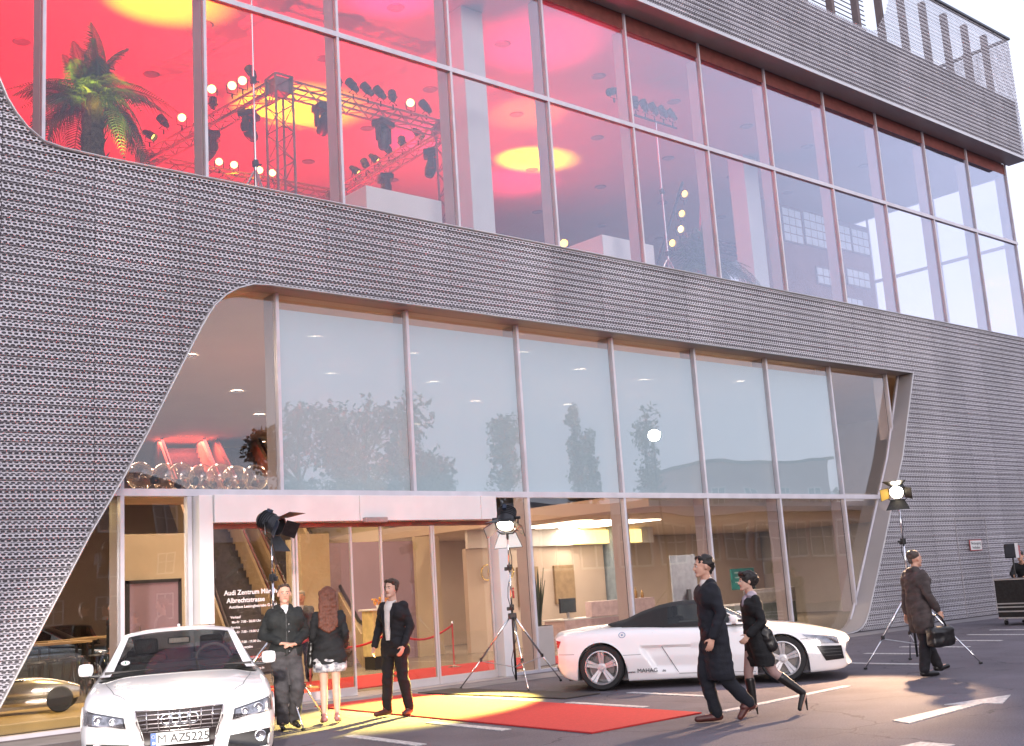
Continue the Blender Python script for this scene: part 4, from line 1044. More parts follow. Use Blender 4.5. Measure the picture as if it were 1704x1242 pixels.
# ================================================================ cars
M_carwhite = mat('white_car_paint', (.80, .79, .79), .28, 0, .01, 1, coat=.9)
M_tyre = mat('tyre_rubber', (.022, .022, .023), .8, 0, .1, 20)
M_rim = mat('alloy_rim', (.62, .61, .62), .38, .6, .05, 4)
M_carblack = mat('black_trim', (.012, .012, .014), .3)
M_softtop = mat('black_soft_top', (.018, .017, .018), .85, 0, .1, 30, .2, 200)
M_carglass = glass_mat('car_glass', (.36, .39, .38), .035, 4.2)
M_hlglass = glass_mat('headlamp_glass', (.95, .95, .95), .10, 4)
M_red = mat('tail_lamp_red', (.45, .02, .02), .2, 0, .1, 5)
M_cabin = mat('dark_cabin', (.025, .022, .022), .7, 0, .1, 10)
M_discm = mat('brake_disc', (.30, .28, .27), .35, .8, .1, 10)
def car_shell(x0, x1, fn, wheels, name, m, parent, nx=150, n=44, bow=.22, bowr=.2, dent=None, cut_y=.56):
    xs = list(np.linspace(x0, x1, nx))
    for xw, r, zc in wheels:
        for k in range(25): xs.append(xw+r*math.cos(PI*k/24)*.9999)
    xs = sorted(xs); xs = [x for i, x in enumerate(xs) if i == 0 or x-xs[i-1] > .004]
    rows = []
    for x in xs:
        cp, w = fn(x)
        # resample control polygon with Catmull-Rom
        P = [Vector((0, *c)) for c in cp]; out = []
        m_ = len(P)-1
        for k in range(n):
            t = k/(n-1)*m_; i = min(int(t), m_-1); u = t-i
            p0, p1, p2, p3 = P[max(i-1, 0)], P[i], P[i+1], P[min(i+2, m_)]
            v = .5*((2*p1)+(p2-p0)*u+(2*p0-5*p1+4*p2-p3)*u*u+(3*p1-p0-3*p2+p3)*u**3)
            out.append(v.lerp(p1.lerp(p2, u), .35))
        row = []
        for v in out:
            y, z = v.y, v.z
            for xw, r, zc in wheels:
                d = r*r-(x-xw)**2
                if d > 0 and y > cut_y*w:
                    zz = zc+math.sqrt(d)
                    if z < zz: z = zz
            e1 = max(0, (x-(x1-.75))/.75); e0 = max(0, ((x0+.6)-x)/.6)
            y = max(y, 0.0); yy = min(1.1, y/.95)
            X = x-bow*e1*e1*yy**2.4+bowr*e0*e0*yy**2.4
            if dent:
                y -= dent(x, z) if y > .7*w else 0
            row.append((X, y, z))
        rows.append(row)
    full = [[Vector((p[0], p[1], p[2])) for p in r]+[Vector((p[0], -p[1], p[2])) for p in reversed(r[1:-1])] for r in rows]
    mb = MB(); mb.grid(full, closed=True)
    for r, rev in ((full[0], False), (full[-1], True)):
        c = sum((v for v in r), Vector())/len(r); o = len(mb.v); mb.v.append(tuple(c)); base = 0 if not rev else (len(full)-1)*len(r)
        for k in range(len(r)): mb.f.append((base+k, base+(k+1) % len(r), o))
    ob = mb.build(name, m, parent, smooth=32, merge=.0005)
    bvh = BVHTree.FromPolygons([Vector(v) for v in mb.v], mb.f)
    return ob, bvh
def patch(bvh, corners, axis, m, name, parent, off=.006, n=14, mm=8, depth=.012, smooth=True):
    """a four-sided sheet laid on the body; axis 'R' projects from -y, 'L' from +y, 'F' from +x, 'B' from -x, 'T' from above"""
    (a, b, c, d) = [Vector((*p, 0)) for p in corners]
    O = {'R': lambda u, v: (Vector((u, -3, v)), Vector((0, 1, 0))), 'L': lambda u, v: (Vector((u, 3, v)), Vector((0, -1, 0))), 'F': lambda u, v: (Vector((4, u, v)), Vector((-1, 0, 0))),
         'B': lambda u, v: (Vector((-4, u, v)), Vector((1, 0, 0))), 'T': lambda u, v: (Vector((u, v, 4)), Vector((0, 0, -1)))}[axis]
    rows = []; last = None; dirv = None
    for i in range(mm+1):
        r = []
        for j in range(n+1):
            p = a.lerp(b, j/n).lerp(d.lerp(c, j/n), i/mm)
            o, dirv = O(p.x, p.y); h = bvh.ray_cast(o, dirv)[0]
            if h is None: h = last if last is not None else o+dirv*3
            last = h
            r.append(h-dirv*off)
        rows.append(r)
    mb = MB(); mb.grid(rows)
    rim = rows[0]+[r[-1] for r in rows[1:]]+rows[-1][-2::-1]+[r[0] for r in rows[-2:0:-1]]
    mb.grid([rim, [p+dirv*(off+depth) for p in rim]], closed=True)
    return mb.build(name, m, parent, smooth=30, fix=True, merge=.0003)
def wheel(parent, loc, r, w, side, spokes=5, twin=True, rim_r=None, steer=0):
    """side = -1 for the right side of the car (outer face towards -y)"""
    rim_r = rim_r or r*.71
    t = empty('wheel', loc); t.parent = parent; t.rotation_euler = (0, 0, steer)
    Mx = Matrix.Rotation(PI/2*(1 if side < 0 else -1), 4, 'X')       # local z -> outer side
    a = MB(); a.lathe([(rim_r, -w/2), (r*.93, -w/2), (r*.985, -w*.42), (r, -w*.3), (r, w*.3), (r*.985, w*.42), (r*.93, w/2), (rim_r+.005, w/2-.002), (rim_r-.012, w/2-.02), (rim_r-.012, -w/2)], 40, Mx); a.build('tyre', M_tyre, t, smooth=35)
    a = MB(); a.lathe([(rim_r-.013, -w/2+.01), (rim_r-.013, w/2-.03), (rim_r-.002, w/2-.008), (rim_r-.016, w/2-.004), (rim_r-.028, w/2-.03), (rim_r-.03, -w/2+.02)], 40, Mx); a.build('rim', M_rim, t, smooth=35)
    a = MB(); a.lathe([(0, -.02), (rim_r*.72, -.02), (rim_r*.72, .0), (rim_r*.3, .0), (rim_r*.3, .02), (0, .02)], 28, Mx); a.build('brake_disc', M_discm, t, smooth=30)
    sp = MB()
    zf = w/2-.03
    R_ = rim_r-.02; wr, wi = rim_r*.15, rim_r*.10
    for s_ in ((-1, 1) if twin else (0,)):
        x0 = s_*rim_r*.06; x1 = s_*rim_r*.115
        hw = rim_r*.058 if twin else rim_r*.12
        sp.add([(x0-hw, .05, zf-.045), (x0+hw, .05, zf-.045), (x1+hw*1.75, R_, zf-.012), (x1-hw*1.75, R_, zf-.012), (x0-hw, .05, zf-.015), (x0+hw, .05, zf-.015), (x1+hw*1.6, R_, zf+.008), (x1-hw*1.6, R_, zf+.008)],
               [(0, 3, 2, 1), (4, 5, 6, 7), (0, 1, 5, 4), (1, 2, 6, 5), (2, 3, 7, 6), (3, 0, 4, 7)])
    so = sp.build('spoke', M_rim, t); so.matrix_local = Mx
    for k in range(1, spokes):
        o = inst(so, t); o.matrix_local = Mx @ Matrix.Rotation(2*PI*k/spokes, 4, 'Z')
    a = MB(); a.lathe([(.0, zf+.0), (.032, zf+.0), (.035, zf-.01), (.068, zf-.015), (.07, zf-.05), (0, zf-.05)], 20, Mx); a.build('hub', M_rim, t, smooth=30)
    return t
def greenhouse(parent, st, nb, m_roof, m_glass, ws, side, rear, m_pillar=None, names=('roof', 'windscreen', 'side_window', 'rear_window')):
    """st: list of (x, zroof, wr, wb, zb); ws/rear: index ranges of glass stations; side: index range with side glass"""
    J = 6; K = 16
    rows = []
    for x, zt, wr, wb, zb in st:
        r = []
        for j in range(J): 
            t = j/J; r.append(Vector((x, -(wb+(wr-wb)*t**1.15), zb+(zt-.055*(1 if zt-zb > .06 else 0)-zb)*t)))
        for k in range(K+1):
            t = -1+2*k/K; drop = .055*(1 if zt-zb > .06 else 0)*abs(t)**2.6
            r.append(Vector((x, wr*t, zt-drop)))
        for j in range(J-1, -1, -1):
            t = j/J; r.append(Vector((x, (wb+(wr-wb)*t**1.15), zb+(zt-.055*(1 if zt-zb > .06 else 0)-zb)*t)))
        rows.append(r)
    nC = len(rows[0]); groups = {}
    flat = [p for r in rows for p in r]
    for i in range(len(rows)-1):
        for k in range(nC-1):
            f = (i*nC+k, i*nC+k+1, (i+1)*nC+k+1, (i+1)*nC+k)
            key = 'roof'
            top = J <= k < J+K
            if top and ws[0] <= i < ws[1]: key = 'ws' if J+1 <= k < J+K-1 else 'pillarR' if k < J+2 else 'pillarL'
            elif top and rear and rear[0] <= i < rear[1] and J+2 <= k < J+K-2: key = 'rear'
            elif not top and side[0] <= i < side[1] and (1 <= k < J or nC-1-J <= k < nC-2): key = 'sideR' if k < J else 'sideL'
            elif not top and ws[0] <= i < ws[1]: key = 'pillarR' if k < J else 'pillarL'
            groups.setdefault(key, []).append(f)
    def mk(key, nm, m, thick=0):
        if key not in groups: return
        used = sorted({v for f in groups[key] for v in f}); ix = {v: i for i, v in enumerate(used)}
        mb = MB(); mb.add([flat[v] for v in used], [tuple(ix[v] for v in f) for f in groups[key]])
        return mb.build(nm, m, parent, smooth=35)
    mk('roof', names[0], m_roof); mk('pillarR', 'windscreen_pillar', m_pillar or m_roof); mk('pillarL', 'windscreen_pillar', m_pillar or m_roof); mk('ws', names[1], m_glass)
    mk('sideR', names[2], m_glass); mk('sideL', names[2], m_glass); mk('rear', names[3], m_glass)
def L(*p): return lambda x: cr(list(p), x)
def seat(parent, x, y, m, z0=.5, h=.62):
    a = MB(); a.rbox((x, y, z0+h/2), (.16, .46, h), .05); a.rbox((x-.05, y, z0+h+.09), (.10, .26, .17), .04); a.build('seat', m, parent, smooth=40)
def mirror(parent, x, y, z, side, m, rz=0):
    t = empty('wing_mirror', (x, y, z)); t.parent = parent
    a = MB(); a.rbox((0, side*.07, .03), (.12, .15, .13), .045); a.build('mirror_housing', m, t, smooth=60)
    a = MB(); a.bx(-.063, -.06, side*.01, side*.135, -.02, .08); a.build('mirror_glass', M_chrome, t)
    a = MB(); a.rbox((0, -side*.03, -.035), (.06, .14, .03), .012); a.build('mirror_foot', M_carblack, t)

# ---------------------------------------------------------------- white roadster
H8 = math.atan2(-2.21, 1.6)
r8 = thing('convertible_sports_car', 'low white convertible sports car with black soft top parked behind the walking couple', 'car', (7.12, -4.74, .006), H8)
zt8 = L((-2.13, .80), (-2.05, .865), (-1.9, .89), (-1.5, .925), (-1.0, .945), (0, .92), (.85, .89), (1.2, .85), (1.6, .79), (1.95, .71), (2.18, .645), (2.28, .60), (2.32, .54))
w8 = L((-2.13, .84), (-1.9, .91), (-1.4, .955), (-.7, .93), (0, .90), (.8, .915), (1.35, .945), (1.85, .90), (2.15, .80), (2.32, .70))
zs8 = L((-2.13, .76), (-1.9, .83), (-1.32, .86), (-.6, .85), (.2, .82), (.8, .79), (1.33, .765), (1.8, .70), (2.15, .60), (2.32, .50))
zb8 = L((-2.13, .34), (-2.0, .22), (-1.75, .15), (-1.2, .115), (1.5, .115), (2.1, .13), (2.25, .15), (2.32, .2))
def f8(x):
    w, t, s_, b = w8(x), zt8(x), zs8(x), zb8(x); h = s_-b
    return [(0, t), (.4*w, t-.004), (.68*w, t-.02-(t-s_)*.2), (.86*w, s_+.01), (.955*w, s_-.07), (.985*w, b+h*.62), (w, b+h*.45), (.992*w, b+h*.30), (.975*w, b+h*.14), (.955*w, b+.02), (.90*w, b), (.57*w, b), (.5*w, b), (0, b)], w
def inpoly(x, z, P):
    c = False; n = len(P)
    for i in range(n):
        (x0, z0), (x1, z1) = P[i], P[(i+1) % n]
        if (z0 > z) != (z1 > z) and x < (x1-x0)*(z-z0)/(z1-z0)+x0: c = not c
    return c
def dent8(x, z):
    # side blade scoop: deep at its slanted rear edge, fading to the front
    if z > .605 or z < .21 or x < -.80 or x > .75: return 0
    xe = -.74+(.6-z)*.62         # slanted rear edge
    if x < xe: return 0
    d = x-xe
    e = min(1, d/.05)*max(0, 1-d/1.35)**1.2
    zz = min(1, (.605-z)/.03)*min(1, (z-.21)/.10)
    return .065*e*max(0, zz)
W8 = [(-1.32, .365, .335), (1.33, .36, .33)]
b8, bv8 = car_shell(-2.13, 2.32, f8, W8, 'body', M_carwhite, r8, nx=190, n=64, dent=dent8)
for xw, y in ((-1.32, .80), (1.33, .80)):
    for s_ in (-1, 1): wheel(r8, (xw, s_*y, .333), .333, .28 if xw < 0 else .24, s_, 5, True, .252, steer=0)
a = MB(); a.bx(-1.9, 2.0, -.5, .5, .13, .5); a.build('chassis', M_carblack, r8)
st8 = [(-1.22, .955, .60, .66, .93), (-1.0, 1.0, .58, .70, .90), (-.75, 1.10, .58, .74, .88), (-.5, 1.175, .58, .76, .86), (-.3, 1.21, .58, .77, .86), (-.1, 1.225, .58, .775, .86), (.1, 1.225, .58, .775, .855), (.28, 1.195, .54, .775, .85), (.45, 1.13, .575, .775, .85), (.62, 1.04, .62, .775, .85), (.78, .955, .67, .77, .85), (.92, .885, .70, .76, .86)]
greenhouse(r8, st8, 0, M_softtop, M_carglass, (7, 11), (4, 9), None, M_carwhite, names=('soft_top', 'windscreen', 'side_window', 'rear_window'))
a = MB(); a.bx(-1.0, .8, -.72, .72, .84, .915); a.build('cabin_cover', M_cabin, r8)  # black sheet over the solid white deck, standing in for the dark cabin hollow
seat(r8, -.25, -.37, M_cabin, .6, .38); seat(r8, -.25, .37, M_cabin, .6, .38)
mirror(r8, .68, -.88, .90, -1, M_carwhite); mirror(r8, .68, .88, .90, 1, M_carwhite)
for s_, ax in ((-1, 'R'), (1, 'L')):
    patch(bv8, [(1.62, .665), (2.13, .615), (2.15, .50), (1.80, .52)], ax, M_hlglass, 'headlight', r8, off=.012)
    hl = patch(bv8, [(1.635, .66), (2.12, .61), (2.14, .505), (1.81, .525)], ax, mat('headlamp_bowl', (.30, .30, .34), .2, .7, .3, 14), 'headlight_bowl', r8, off=.004)
    patch(bv8, [(1.82, .49), (2.17, .47), (2.19, .285), (1.93, .275)], ax, M_carblack, 'air_intake', r8, off=.008)
    for k in range(3): patch(bv8, [(1.87+.03*k, .44-.045*k), (2.16, .435-.045*k), (2.16, .427-.045*k), (1.875+.03*k, .432-.045*k)], ax, mat('intake_slat', (.09, .09, .09), .4), 'intake_slat', r8, off=.016, mm=1)
    patch(bv8, [(-2.10, .77), (-1.93, .74), (-1.97, .64), (-2.12, .66)], ax, M_red, 'tail_light', r8, off=.008)
    patch(bv8, [(-2.12, .645), (-1.985, .63), (-2.06, .40), (-2.12, .42)], ax, M_carblack, 'rear_grille', r8, off=.008)
    patch(bv8, [(-2.06, .35), (-1.99, .35), (-2.0, .27), (-2.06, .27)], ax, M_blackmet, 'tail_pipe', r8, off=.01)
    # door gaps, belt seam, sill line
    for c in ([(-.53, .80), (-.522, .80), (-.17, .195), (-.178, .195)], [(-.172, .20), (1.0, .175), (1.0, .17), (-.172, .193)], [(-1.0, .50), (-.72, .50), (-.72, .494), (-1.0, .494)], [(-2.0, .55), (-1.72, .545), (-1.72, .539), (-2.0, .544)], [(1.6, .60), (1.8, .60), (1.8, .594), (1.6, .594)]):
        patch(bv8, c, ax, M_carblack, 'panel_gap', r8, off=.0015, n=16, mm=1, depth=.003)
    patch(bv8, [(-1.14+.11*0, .78), (-1.14, .78), (-1.14, .78), (-1.14, .78)], ax, M_carblack, 'panel_gap', r8) if False else None
# round badge behind the door
def disc_on(bvh, cx, cz, r, axis, m, name, parent, off):
    rows = []
    for rr_ in (0.001, .5, 1):
        rows.append([(cx+r*rr_*1.25*math.cos(2*PI*k/24), cz+r*rr_*math.sin(2*PI*k/24)) for k in range(24)])
    vs = []
    for ro in rows:
        r_ = []
        for u, v in ro:
            o, dv = (Vector((u, -3, v)), Vector((0, 1, 0))) if axis == 'R' else (Vector((4, u, v)), Vector((-1, 0, 0)))
            h = bvh.ray_cast(o, dv)[0]; r_.append((h if h else o+dv*2)-dv*off)
        vs.append(r_)
    mb = MB(); mb.grid(vs, closed=True); return mb.build(name, m, parent, smooth=True)
disc_on(bv8, -.98, .79, .042, 'R', mat('badge_blue', (.12, .25, .42), .4), 'badge', r8, .004); disc_on(bv8, -.98, .79, .034, 'R', M_letter, 'badge_field', r8, .006)
disc_on(bv8, -.98, .79, .012, 'R', mat('badge_blue_b', (.12, .25, .42), .4), 'badge_mark', r8, .008)
def side_text(s_, size, x, z, bvh, parent, m, bold=0):
    h = bvh.ray_cast(Vector((x+.15, -3, z+size*.4)), Vector((0, 1, 0))); y = h[0].y; nr = h[1]
    tilt = math.atan2(nr.z, abs(nr.y)) if nr else 0
    return text('lettering', s_, size, m, parent, Matrix.Translation((x, y-.016, z)) @ Matrix.Rotation(PI/2-tilt*.8, 4, 'X'), .003, bold=bold)
M_dkletter = mat('black_lettering', (.02, .02, .025), .5)
side_text('www.', .05, -.93, .235, bv8, r8, M_dkletter); side_text('MAHAG', .085, -.79, .235, bv8, r8, M_dkletter, .0); side_text('.de', .05, -.43, .235, bv8, r8, M_dkletter)

# ---------------------------------------------------------------- white coupe facing the camera
nose = Vector((-2.06, -6.27, 0)); hd = Vector((-7.08+2.06, -16.92+6.27, 0)).normalized()
HA = math.atan2(hd.y, hd.x)
a5 = thing('coupe_car', 'white coupe with chrome grille parked nose forward left of the entrance', 'car', nose-hd*2.30+Vector((0, 0, .006)), HA)
ztA = L((-2.30, .86), (-2.2, 1.0), (-1.6, 1.02), (-.6, .98), (.95, .945), (1.3, .92), (1.7, .875), (2.0, .82), (2.15, .775), (2.23, .725), (2.29, .67), (2.33, .58))
wA = L((-2.30, .80), (-1.9, .90), (-1.2, .925), (0, .91), (1.0, .915), (1.5, .925), (1.9, .905), (2.15, .87), (2.33, .84))
zsA = L((-2.30, .84), (-1.8, .94), (-1.0, .93), (.6, .915), (1.3, .865), (1.7, .82), (2.0, .765), (2.2, .69), (2.33, .56))
zbA = L((-2.30, .35), (-2.1, .22), (-1.8, .17), (2.0, .17), (2.2, .17), (2.33, .22))
def fA(x):
    w, t, s_, b = wA(x), ztA(x), zsA(x), zbA(x); h = s_-b
    return [(0, t), (.35*w, t-.002), (.60*w, t-.012), (.78*w, t-.03-(t-s_)*.35), (.90*w, s_-.005), (.96*w, s_-.07), (.99*w, b+h*.62), (w, b+h*.42), (.985*w, b+h*.22), (.97*w, b+.04), (.92*w, b), (.57*w, b), (.5*w, b), (0, b)], w
WA = [(-1.33, .36, .33), (1.42, .36, .33)]
bA, bvA = car_shell(-2.30, 2.33, fA, WA, 'body', M_carwhite, a5, nx=170, n=56, bow=.30)
for xw in (-1.33, 1.42):
    for s_ in (-1, 1): wheel(a5, (xw, s_*.78, .328), .328, .235, s_, 5, True, .245)
a = MB(); a.bx(-2.0, 2.0, -.48, .48, .18, .6); a.build('chassis', M_carblack, a5)
stA = [(-1.9, 1.03, .55, .62, 1.0), (-1.6, 1.12, .54, .68, .985), (-1.2, 1.23, .53, .71, .975), (-.8, 1.32, .535, .73, .97), (-.4, 1.365, .55, .74, .965), (-.1, 1.39, .575, .765, .95), (.1, 1.39, .585, .77, .95), (.22, 1.375, .595, .775, .95), (.30, 1.35, .605, .78, .95), (.5, 1.255, .645, .785, .945), (.7, 1.15, .69, .795, .94), (.92, 1.03, .745, .80, .93), (1.08, .94, .78, .81, .925)]
greenhouse(a5, stA, 0, M_carwhite, M_carglass, (8, 12), (2, 9), (0, 3), M_carwhite)
a = MB(); a.bx(-1.7, 1.0, -.74, .74, .93, .985); a.build('cabin_cover', M_cabin, a5)  # black sheet hides the deck where the cabin would be dark and hollow
for y in (-.36, .36): seat(a5, -.15, y, M_cabin, .6, .50)
a = MB(); a.rbox((-.95, 0, .98), (.12, 1.2, .30), .04); a.build('rear_seat', M_cabin, a5, smooth=40)
a = MB(); a.tube([(.42+.05*math.sin(2*PI*k/28), .36+.19*math.cos(2*PI*k/28), 1.0+.185*math.sin(2*PI*k/28)) for k in range(29)], .016, 7); a.build('steering_wheel', mat('steering_leather', (.20, .16, .15), .5), a5, smooth=True)
a = MB(); a.rbox((.58, 0, .99), (.5, 1.35, .10), .04); a.build('dashboard', mat('dashboard', (.045, .04, .04), .7, 0, .1, 20), a5, smooth=40)
a = MB(); a.rbox((.30, 0, 1.245), (.04, .24, .07), .02); mir = a.build('inner_mirror', M_carblack, a5); a = MB(); a.bx(.322, .325, -.105, .105, 1.22, 1.27); a.build('mirror_face', mat('mirror_pink', (.55, .42, .40), .15, .6), mir)
mirror(a5, .74, -.87, .98, -1, M_carwhite); mirror(a5, .74, .87, .98, 1, M_carwhite)
# nose details, local (y, z) seen from the front; y is + on the driver's side
M_grille = mat('grille_black', (.02, .012, .012), .4)
M_gchrome = mat('grille_chrome', (.55, .50, .50), .2, .9, .05, 10)
patch(bvA, [(-.395, .655), (.395, .655), (.30, .30), (-.30, .30)], 'F', M_grille, 'grille', a5, off=.006, n=24, mm=16)
fr_ = [(-.40, .665), (.40, .665), (.385, .55), (.30, .28), (-.30, .28), (-.385, .55), (-.40, .665)]
def front_line(pts, r, m, name, off=.012, sub=8):
    P = []
    for (y0, z0), (y1, z1) in zip(pts, pts[1:]):
        for k in range(sub): P.append((y0+(y1-y0)*k/sub, z0+(z1-z0)*k/sub))
    P.append(pts[-1]); out = []
    for y, z in P:
        h = bvA.ray_cast(Vector((4, y, z)), Vector((-1, 0, 0)))[0]
        if h: out.append(h+Vector((off, 0, 0)))
    a = MB(); a.tube(out, r, 6); return a.build(name, m, a5, smooth=True)
front_line(fr_, .009, M_gchrome, 'grille_frame')
for k, z in enumerate((.625, .585, .545, .505)):
    wz = .385-(.655-z)*.20; front_line([(-wz, z), (wz, z)], .0075, M_gchrome, 'grille_bar', .014)
for y in (-.30, -.195, -.095, 0, .095, .195, .30): front_line([(y, .652), (y*.97, .475)], .008, M_gchrome, 'grille_bar', .02, 5)
front_line([(-.34, .47), (.34, .47)], .008, M_gchrome, 'grille_bar', .014)
for k in range(4):
    cy_ = -.117+.078*k; cz_ = .575; out = []
    for j in range(29):
        y, z = cy_+.049*math.cos(2*PI*j/28), cz_+.049*math.sin(2*PI*j/28)
        h = bvA.ray_cast(Vector((4, y, z)), Vector((-1, 0, 0)))[0]; out.append(h+Vector((.034+.002*(k % 2), 0, 0)))
    a = MB(); a.tube(out, .0085, 7); a.build('ring', M_chrome, a5, smooth=True)
# registration plate
px = max(bvA.ray_cast(Vector((4, y, .43)), Vector((-1, 0, 0)))[0].x for y in (-.2, 0, .2))+.045
pl_ = empty('number_plate', (px, 0, .40)); pl_.parent = a5
M_plate = mat('plate_white', (.66, .66, .65), .4, 0, .02, 3); M_pltxt = mat('plate_black', (.015, .015, .018), .5); M_eu = mat('plate_blue', (.02, .10, .42), .4)
a = MB(); a.rbox((0, 0, 0), (.012, .535, .122), .004); a.build('plate_border', M_pltxt, pl_)
a = MB(); a.bx(.0055, .0085, -.262, .262, -.056, .056); a.build('plate_face', M_plate, pl_)
FT = lambda y, z, x=.010: Matrix.Translation((x, y, z)) @ Matrix.Rotation(PI/2, 4, 'Z') @ Matrix.Rotation(PI/2, 4, 'X')
a = MB(); a.bx(.0085, .0095, -.262, -.214, -.056, .056); a.build('plate_band', M_eu, pl_)
text('lettering', 'M', .110, M_pltxt, pl_, FT(-.205, -.038), .001)
for dz, mm_ in ((.02, M_plate), (-.012, M_plate)):
    pass
a = MB(); a.lathe([(0, .0), (.012, .0), (.012, .003), (0, .003)], 12, Matrix.Translation((.0095, -.105, .012)) @ Matrix.Rotation(PI/2, 4, 'Y')); a.lathe([(0, .0), (.012, .0), (.012, .003), (0, .003)], 12, Matrix.Translation((.0095, -.105, -.022)) @ Matrix.Rotation(PI/2, 4, 'Y')); a.build('plate_seal', mat('seal_grey', (.35, .36, .38), .5), pl_)
text('lettering', 'AZ', .108, M_pltxt, pl_, FT(-.088, -.038), .001, bold=.0018); text('lettering', '5225', .112, M_pltxt, pl_, FT(.045, -.038), .001, bold=.0018)
text('lettering', 'D', .036, M_letter, pl_, FT(-.247, -.046, .0105), .001, bold=.001)
a = MB()
for k in range(12):
    a.box((.0105, -.238+.014*math.cos(PI*k/6), .024+.014*math.sin(PI*k/6)), (.001, .004, .004))
tag(a.build('plate_star_ring', mat('plate_yellow', (.7, .55, .05), .5), pl_), kind='stuff')
# headlights
M_bowl = mat('headlamp_reflector', (.45, .45, .48), .15, .8, .35, 22)
M_bowlr = mat('headlamp_reflector_warm', (.62, .50, .50), .15, .8, .35, 22)
for s_ in (-1, 1):
    c = [(s_*.50, .615), (s_*.865, .69), (s_*.875, .56), (s_*.485, .515)]
    patch(bvA, c, 'F', M_carblack, 'headlight_housing', a5, off=.004)
    ci = [(s_*.515, .605), (s_*.855, .675), (s_*.862, .572), (s_*.502, .527)]
    patch(bvA, ci, 'F', M_bowl, 'headlight_bowl', a5, off=.007)
    patch(bvA, [(s_*.50, .537), (s_*.87, .585), (s_*.872, .572), (s_*.495, .523)], 'F', M_gchrome, 'headlight_trim', a5, off=.014, mm=1)
    for yy, zz, r_ in ((.60, .585, .036), (.73, .605, .044)):
        h = bvA.ray_cast(Vector((4, s_*yy, zz)), Vector((-1, 0, 0)))[0]
        a = MB(); a.lathe([(r_, 0), (r_*.95, .018), (r_*.8, .02), (r_*.7, .008), (0, .016)], 20, Matrix.Translation(h+Vector((.006, 0, 0))) @ Matrix.Rotation(PI/2, 4, 'Y')); a.build('headlight_projector', M_chrome, a5, smooth=True)
    patch(bvA, [(s_*.495, .62), (s_*.87, .696), (s_*.88, .555), (s_*.48, .51)], 'F', M_hlglass, 'headlight', a5, off=.028, depth=.02)
    # fog lamp intakes
    patch(bvA, [(s_*.46, .365), (s_*.84, .40), (s_*.84, .24), (s_*.42, .22)], 'F', M_carblack, 'air_intake', a5, off=.006)
    h = bvA.ray_cast(Vector((4, s_*.745, .335)), Vector((-1, 0, 0)))[0]
    a = MB(); a.lathe([(.055, 0), (.055, .016), (.045, .018), (.04, .006), (0, .012)], 22, Matrix.Translation(h+Vector((.008, 0, 0))) @ Matrix.Rotation(PI/2, 4, 'Y')); a.build('fog_lamp', M_chrome, a5, smooth=True)
    # bonnet gaps
    pts_ = [(2.20, s_*.44), (1.9, s_*.60), (1.4, s_*.69), (1.0, s_*.735)]
    for (xa, ya), (xb, yb) in zip(pts_, pts_[1:]):
        patch(bvA, [(xa, ya), (xb, yb), (xb, yb+s_*.006), (xa, ya+s_*.006)], 'T', M_blackmet, 'panel_gap', a5, off=.001, n=8, mm=1, depth=.003)
patch(bvA, [(1.0, -.80), (1.0, .80), (1.12, .76), (1.12, -.76)], 'T', M_carblack, 'wiper_cowl', a5, off=.004)
# sticker inside the windscreen (lower left in the picture)
t0 = Vector((.88, -.54, 1.055)); nrm_ = Vector((.45, 0, .89)).normalized()
MX = Matrix.Translation(t0+nrm_*.006) @ nrm_.to_track_quat('Z', 'Y').to_matrix().to_4x4()
a = MB(); a.lathe([(0, 0), (.045, 0), (.045, .002), (0, .002)], 20, MX); a.build('sticker', M_plate, a5); a = MB(); a.box(MX @ Vector((0, 0, .003)), (.012, .05, .002), MX.to_3x3()); a.build('sticker_mark', mat('sticker_green', (.05, .2, .12), .5), a5)
a = MB(); a.rbox((-.9, 0, 1.385), (.1, .03, .05), .01); a.build('roof_aerial', M_carwhite, a5)

# ---------------------------------------------------------------- silver pedal racer on the platform
M_silverp = mat('silver_bodywork', (.62, .58, .50), .22, .8, .05, 3)
pc_ = thing('pedal_racing_car', 'small silver vintage racing car with wire wheels on the golden platform', 'pedal car', (-.62, 2.35, .16), -.45); pc_.scale = (.78,)*3
rows = []
for k in range(22):
    x = -1.1+2.2*k/21; t = k/21
    r_ = .28*(math.sin(PI*min(1, .06+.88*t))**.55); zc = .36+.05*math.sin(PI*t)
    rows.append([Vector((x, r_*math.cos(2*PI*j/20)*.85, zc+r_*math.sin(2*PI*j/20))) for j in range(20)])
a = MB(); a.grid(rows, closed=True); a.f.append(tuple(range(20))); a.f.append(tuple(21*20+j for j in range(20))); bp_ = a.build('body', M_silverp, pc_, smooth=50)
for k in range(7):
    for s_ in (-1, 1):
        a = MB(); a.rbox((.45+.06*k, s_*.225, .42), (.02, .02, .16), .006); a.build('louvre', M_silverp, bp_)
a = MB(); a.rbox((.78, 0, .25), (.10, .95, .05), .02); a.build('front_axle', M_silverp, pc_, smooth=40); a = MB(); a.rbox((-.7, 0, .25), (.08, .95, .05), .02); a.build('rear_axle', M_silverp, pc_)
a = MB(); a.rbox((-.15, 0, .63), (.42, .32, .05), .02); a.build('cockpit', M_carblack, pc_)
a = MB(); a.rbox((.1, -.32, .22), (1.0, .16, .12), .04); a.rbox((.1, .32, .22), (1.0, .16, .12), .04); a.build('side_pod', M_silverp, pc_, smooth=40)
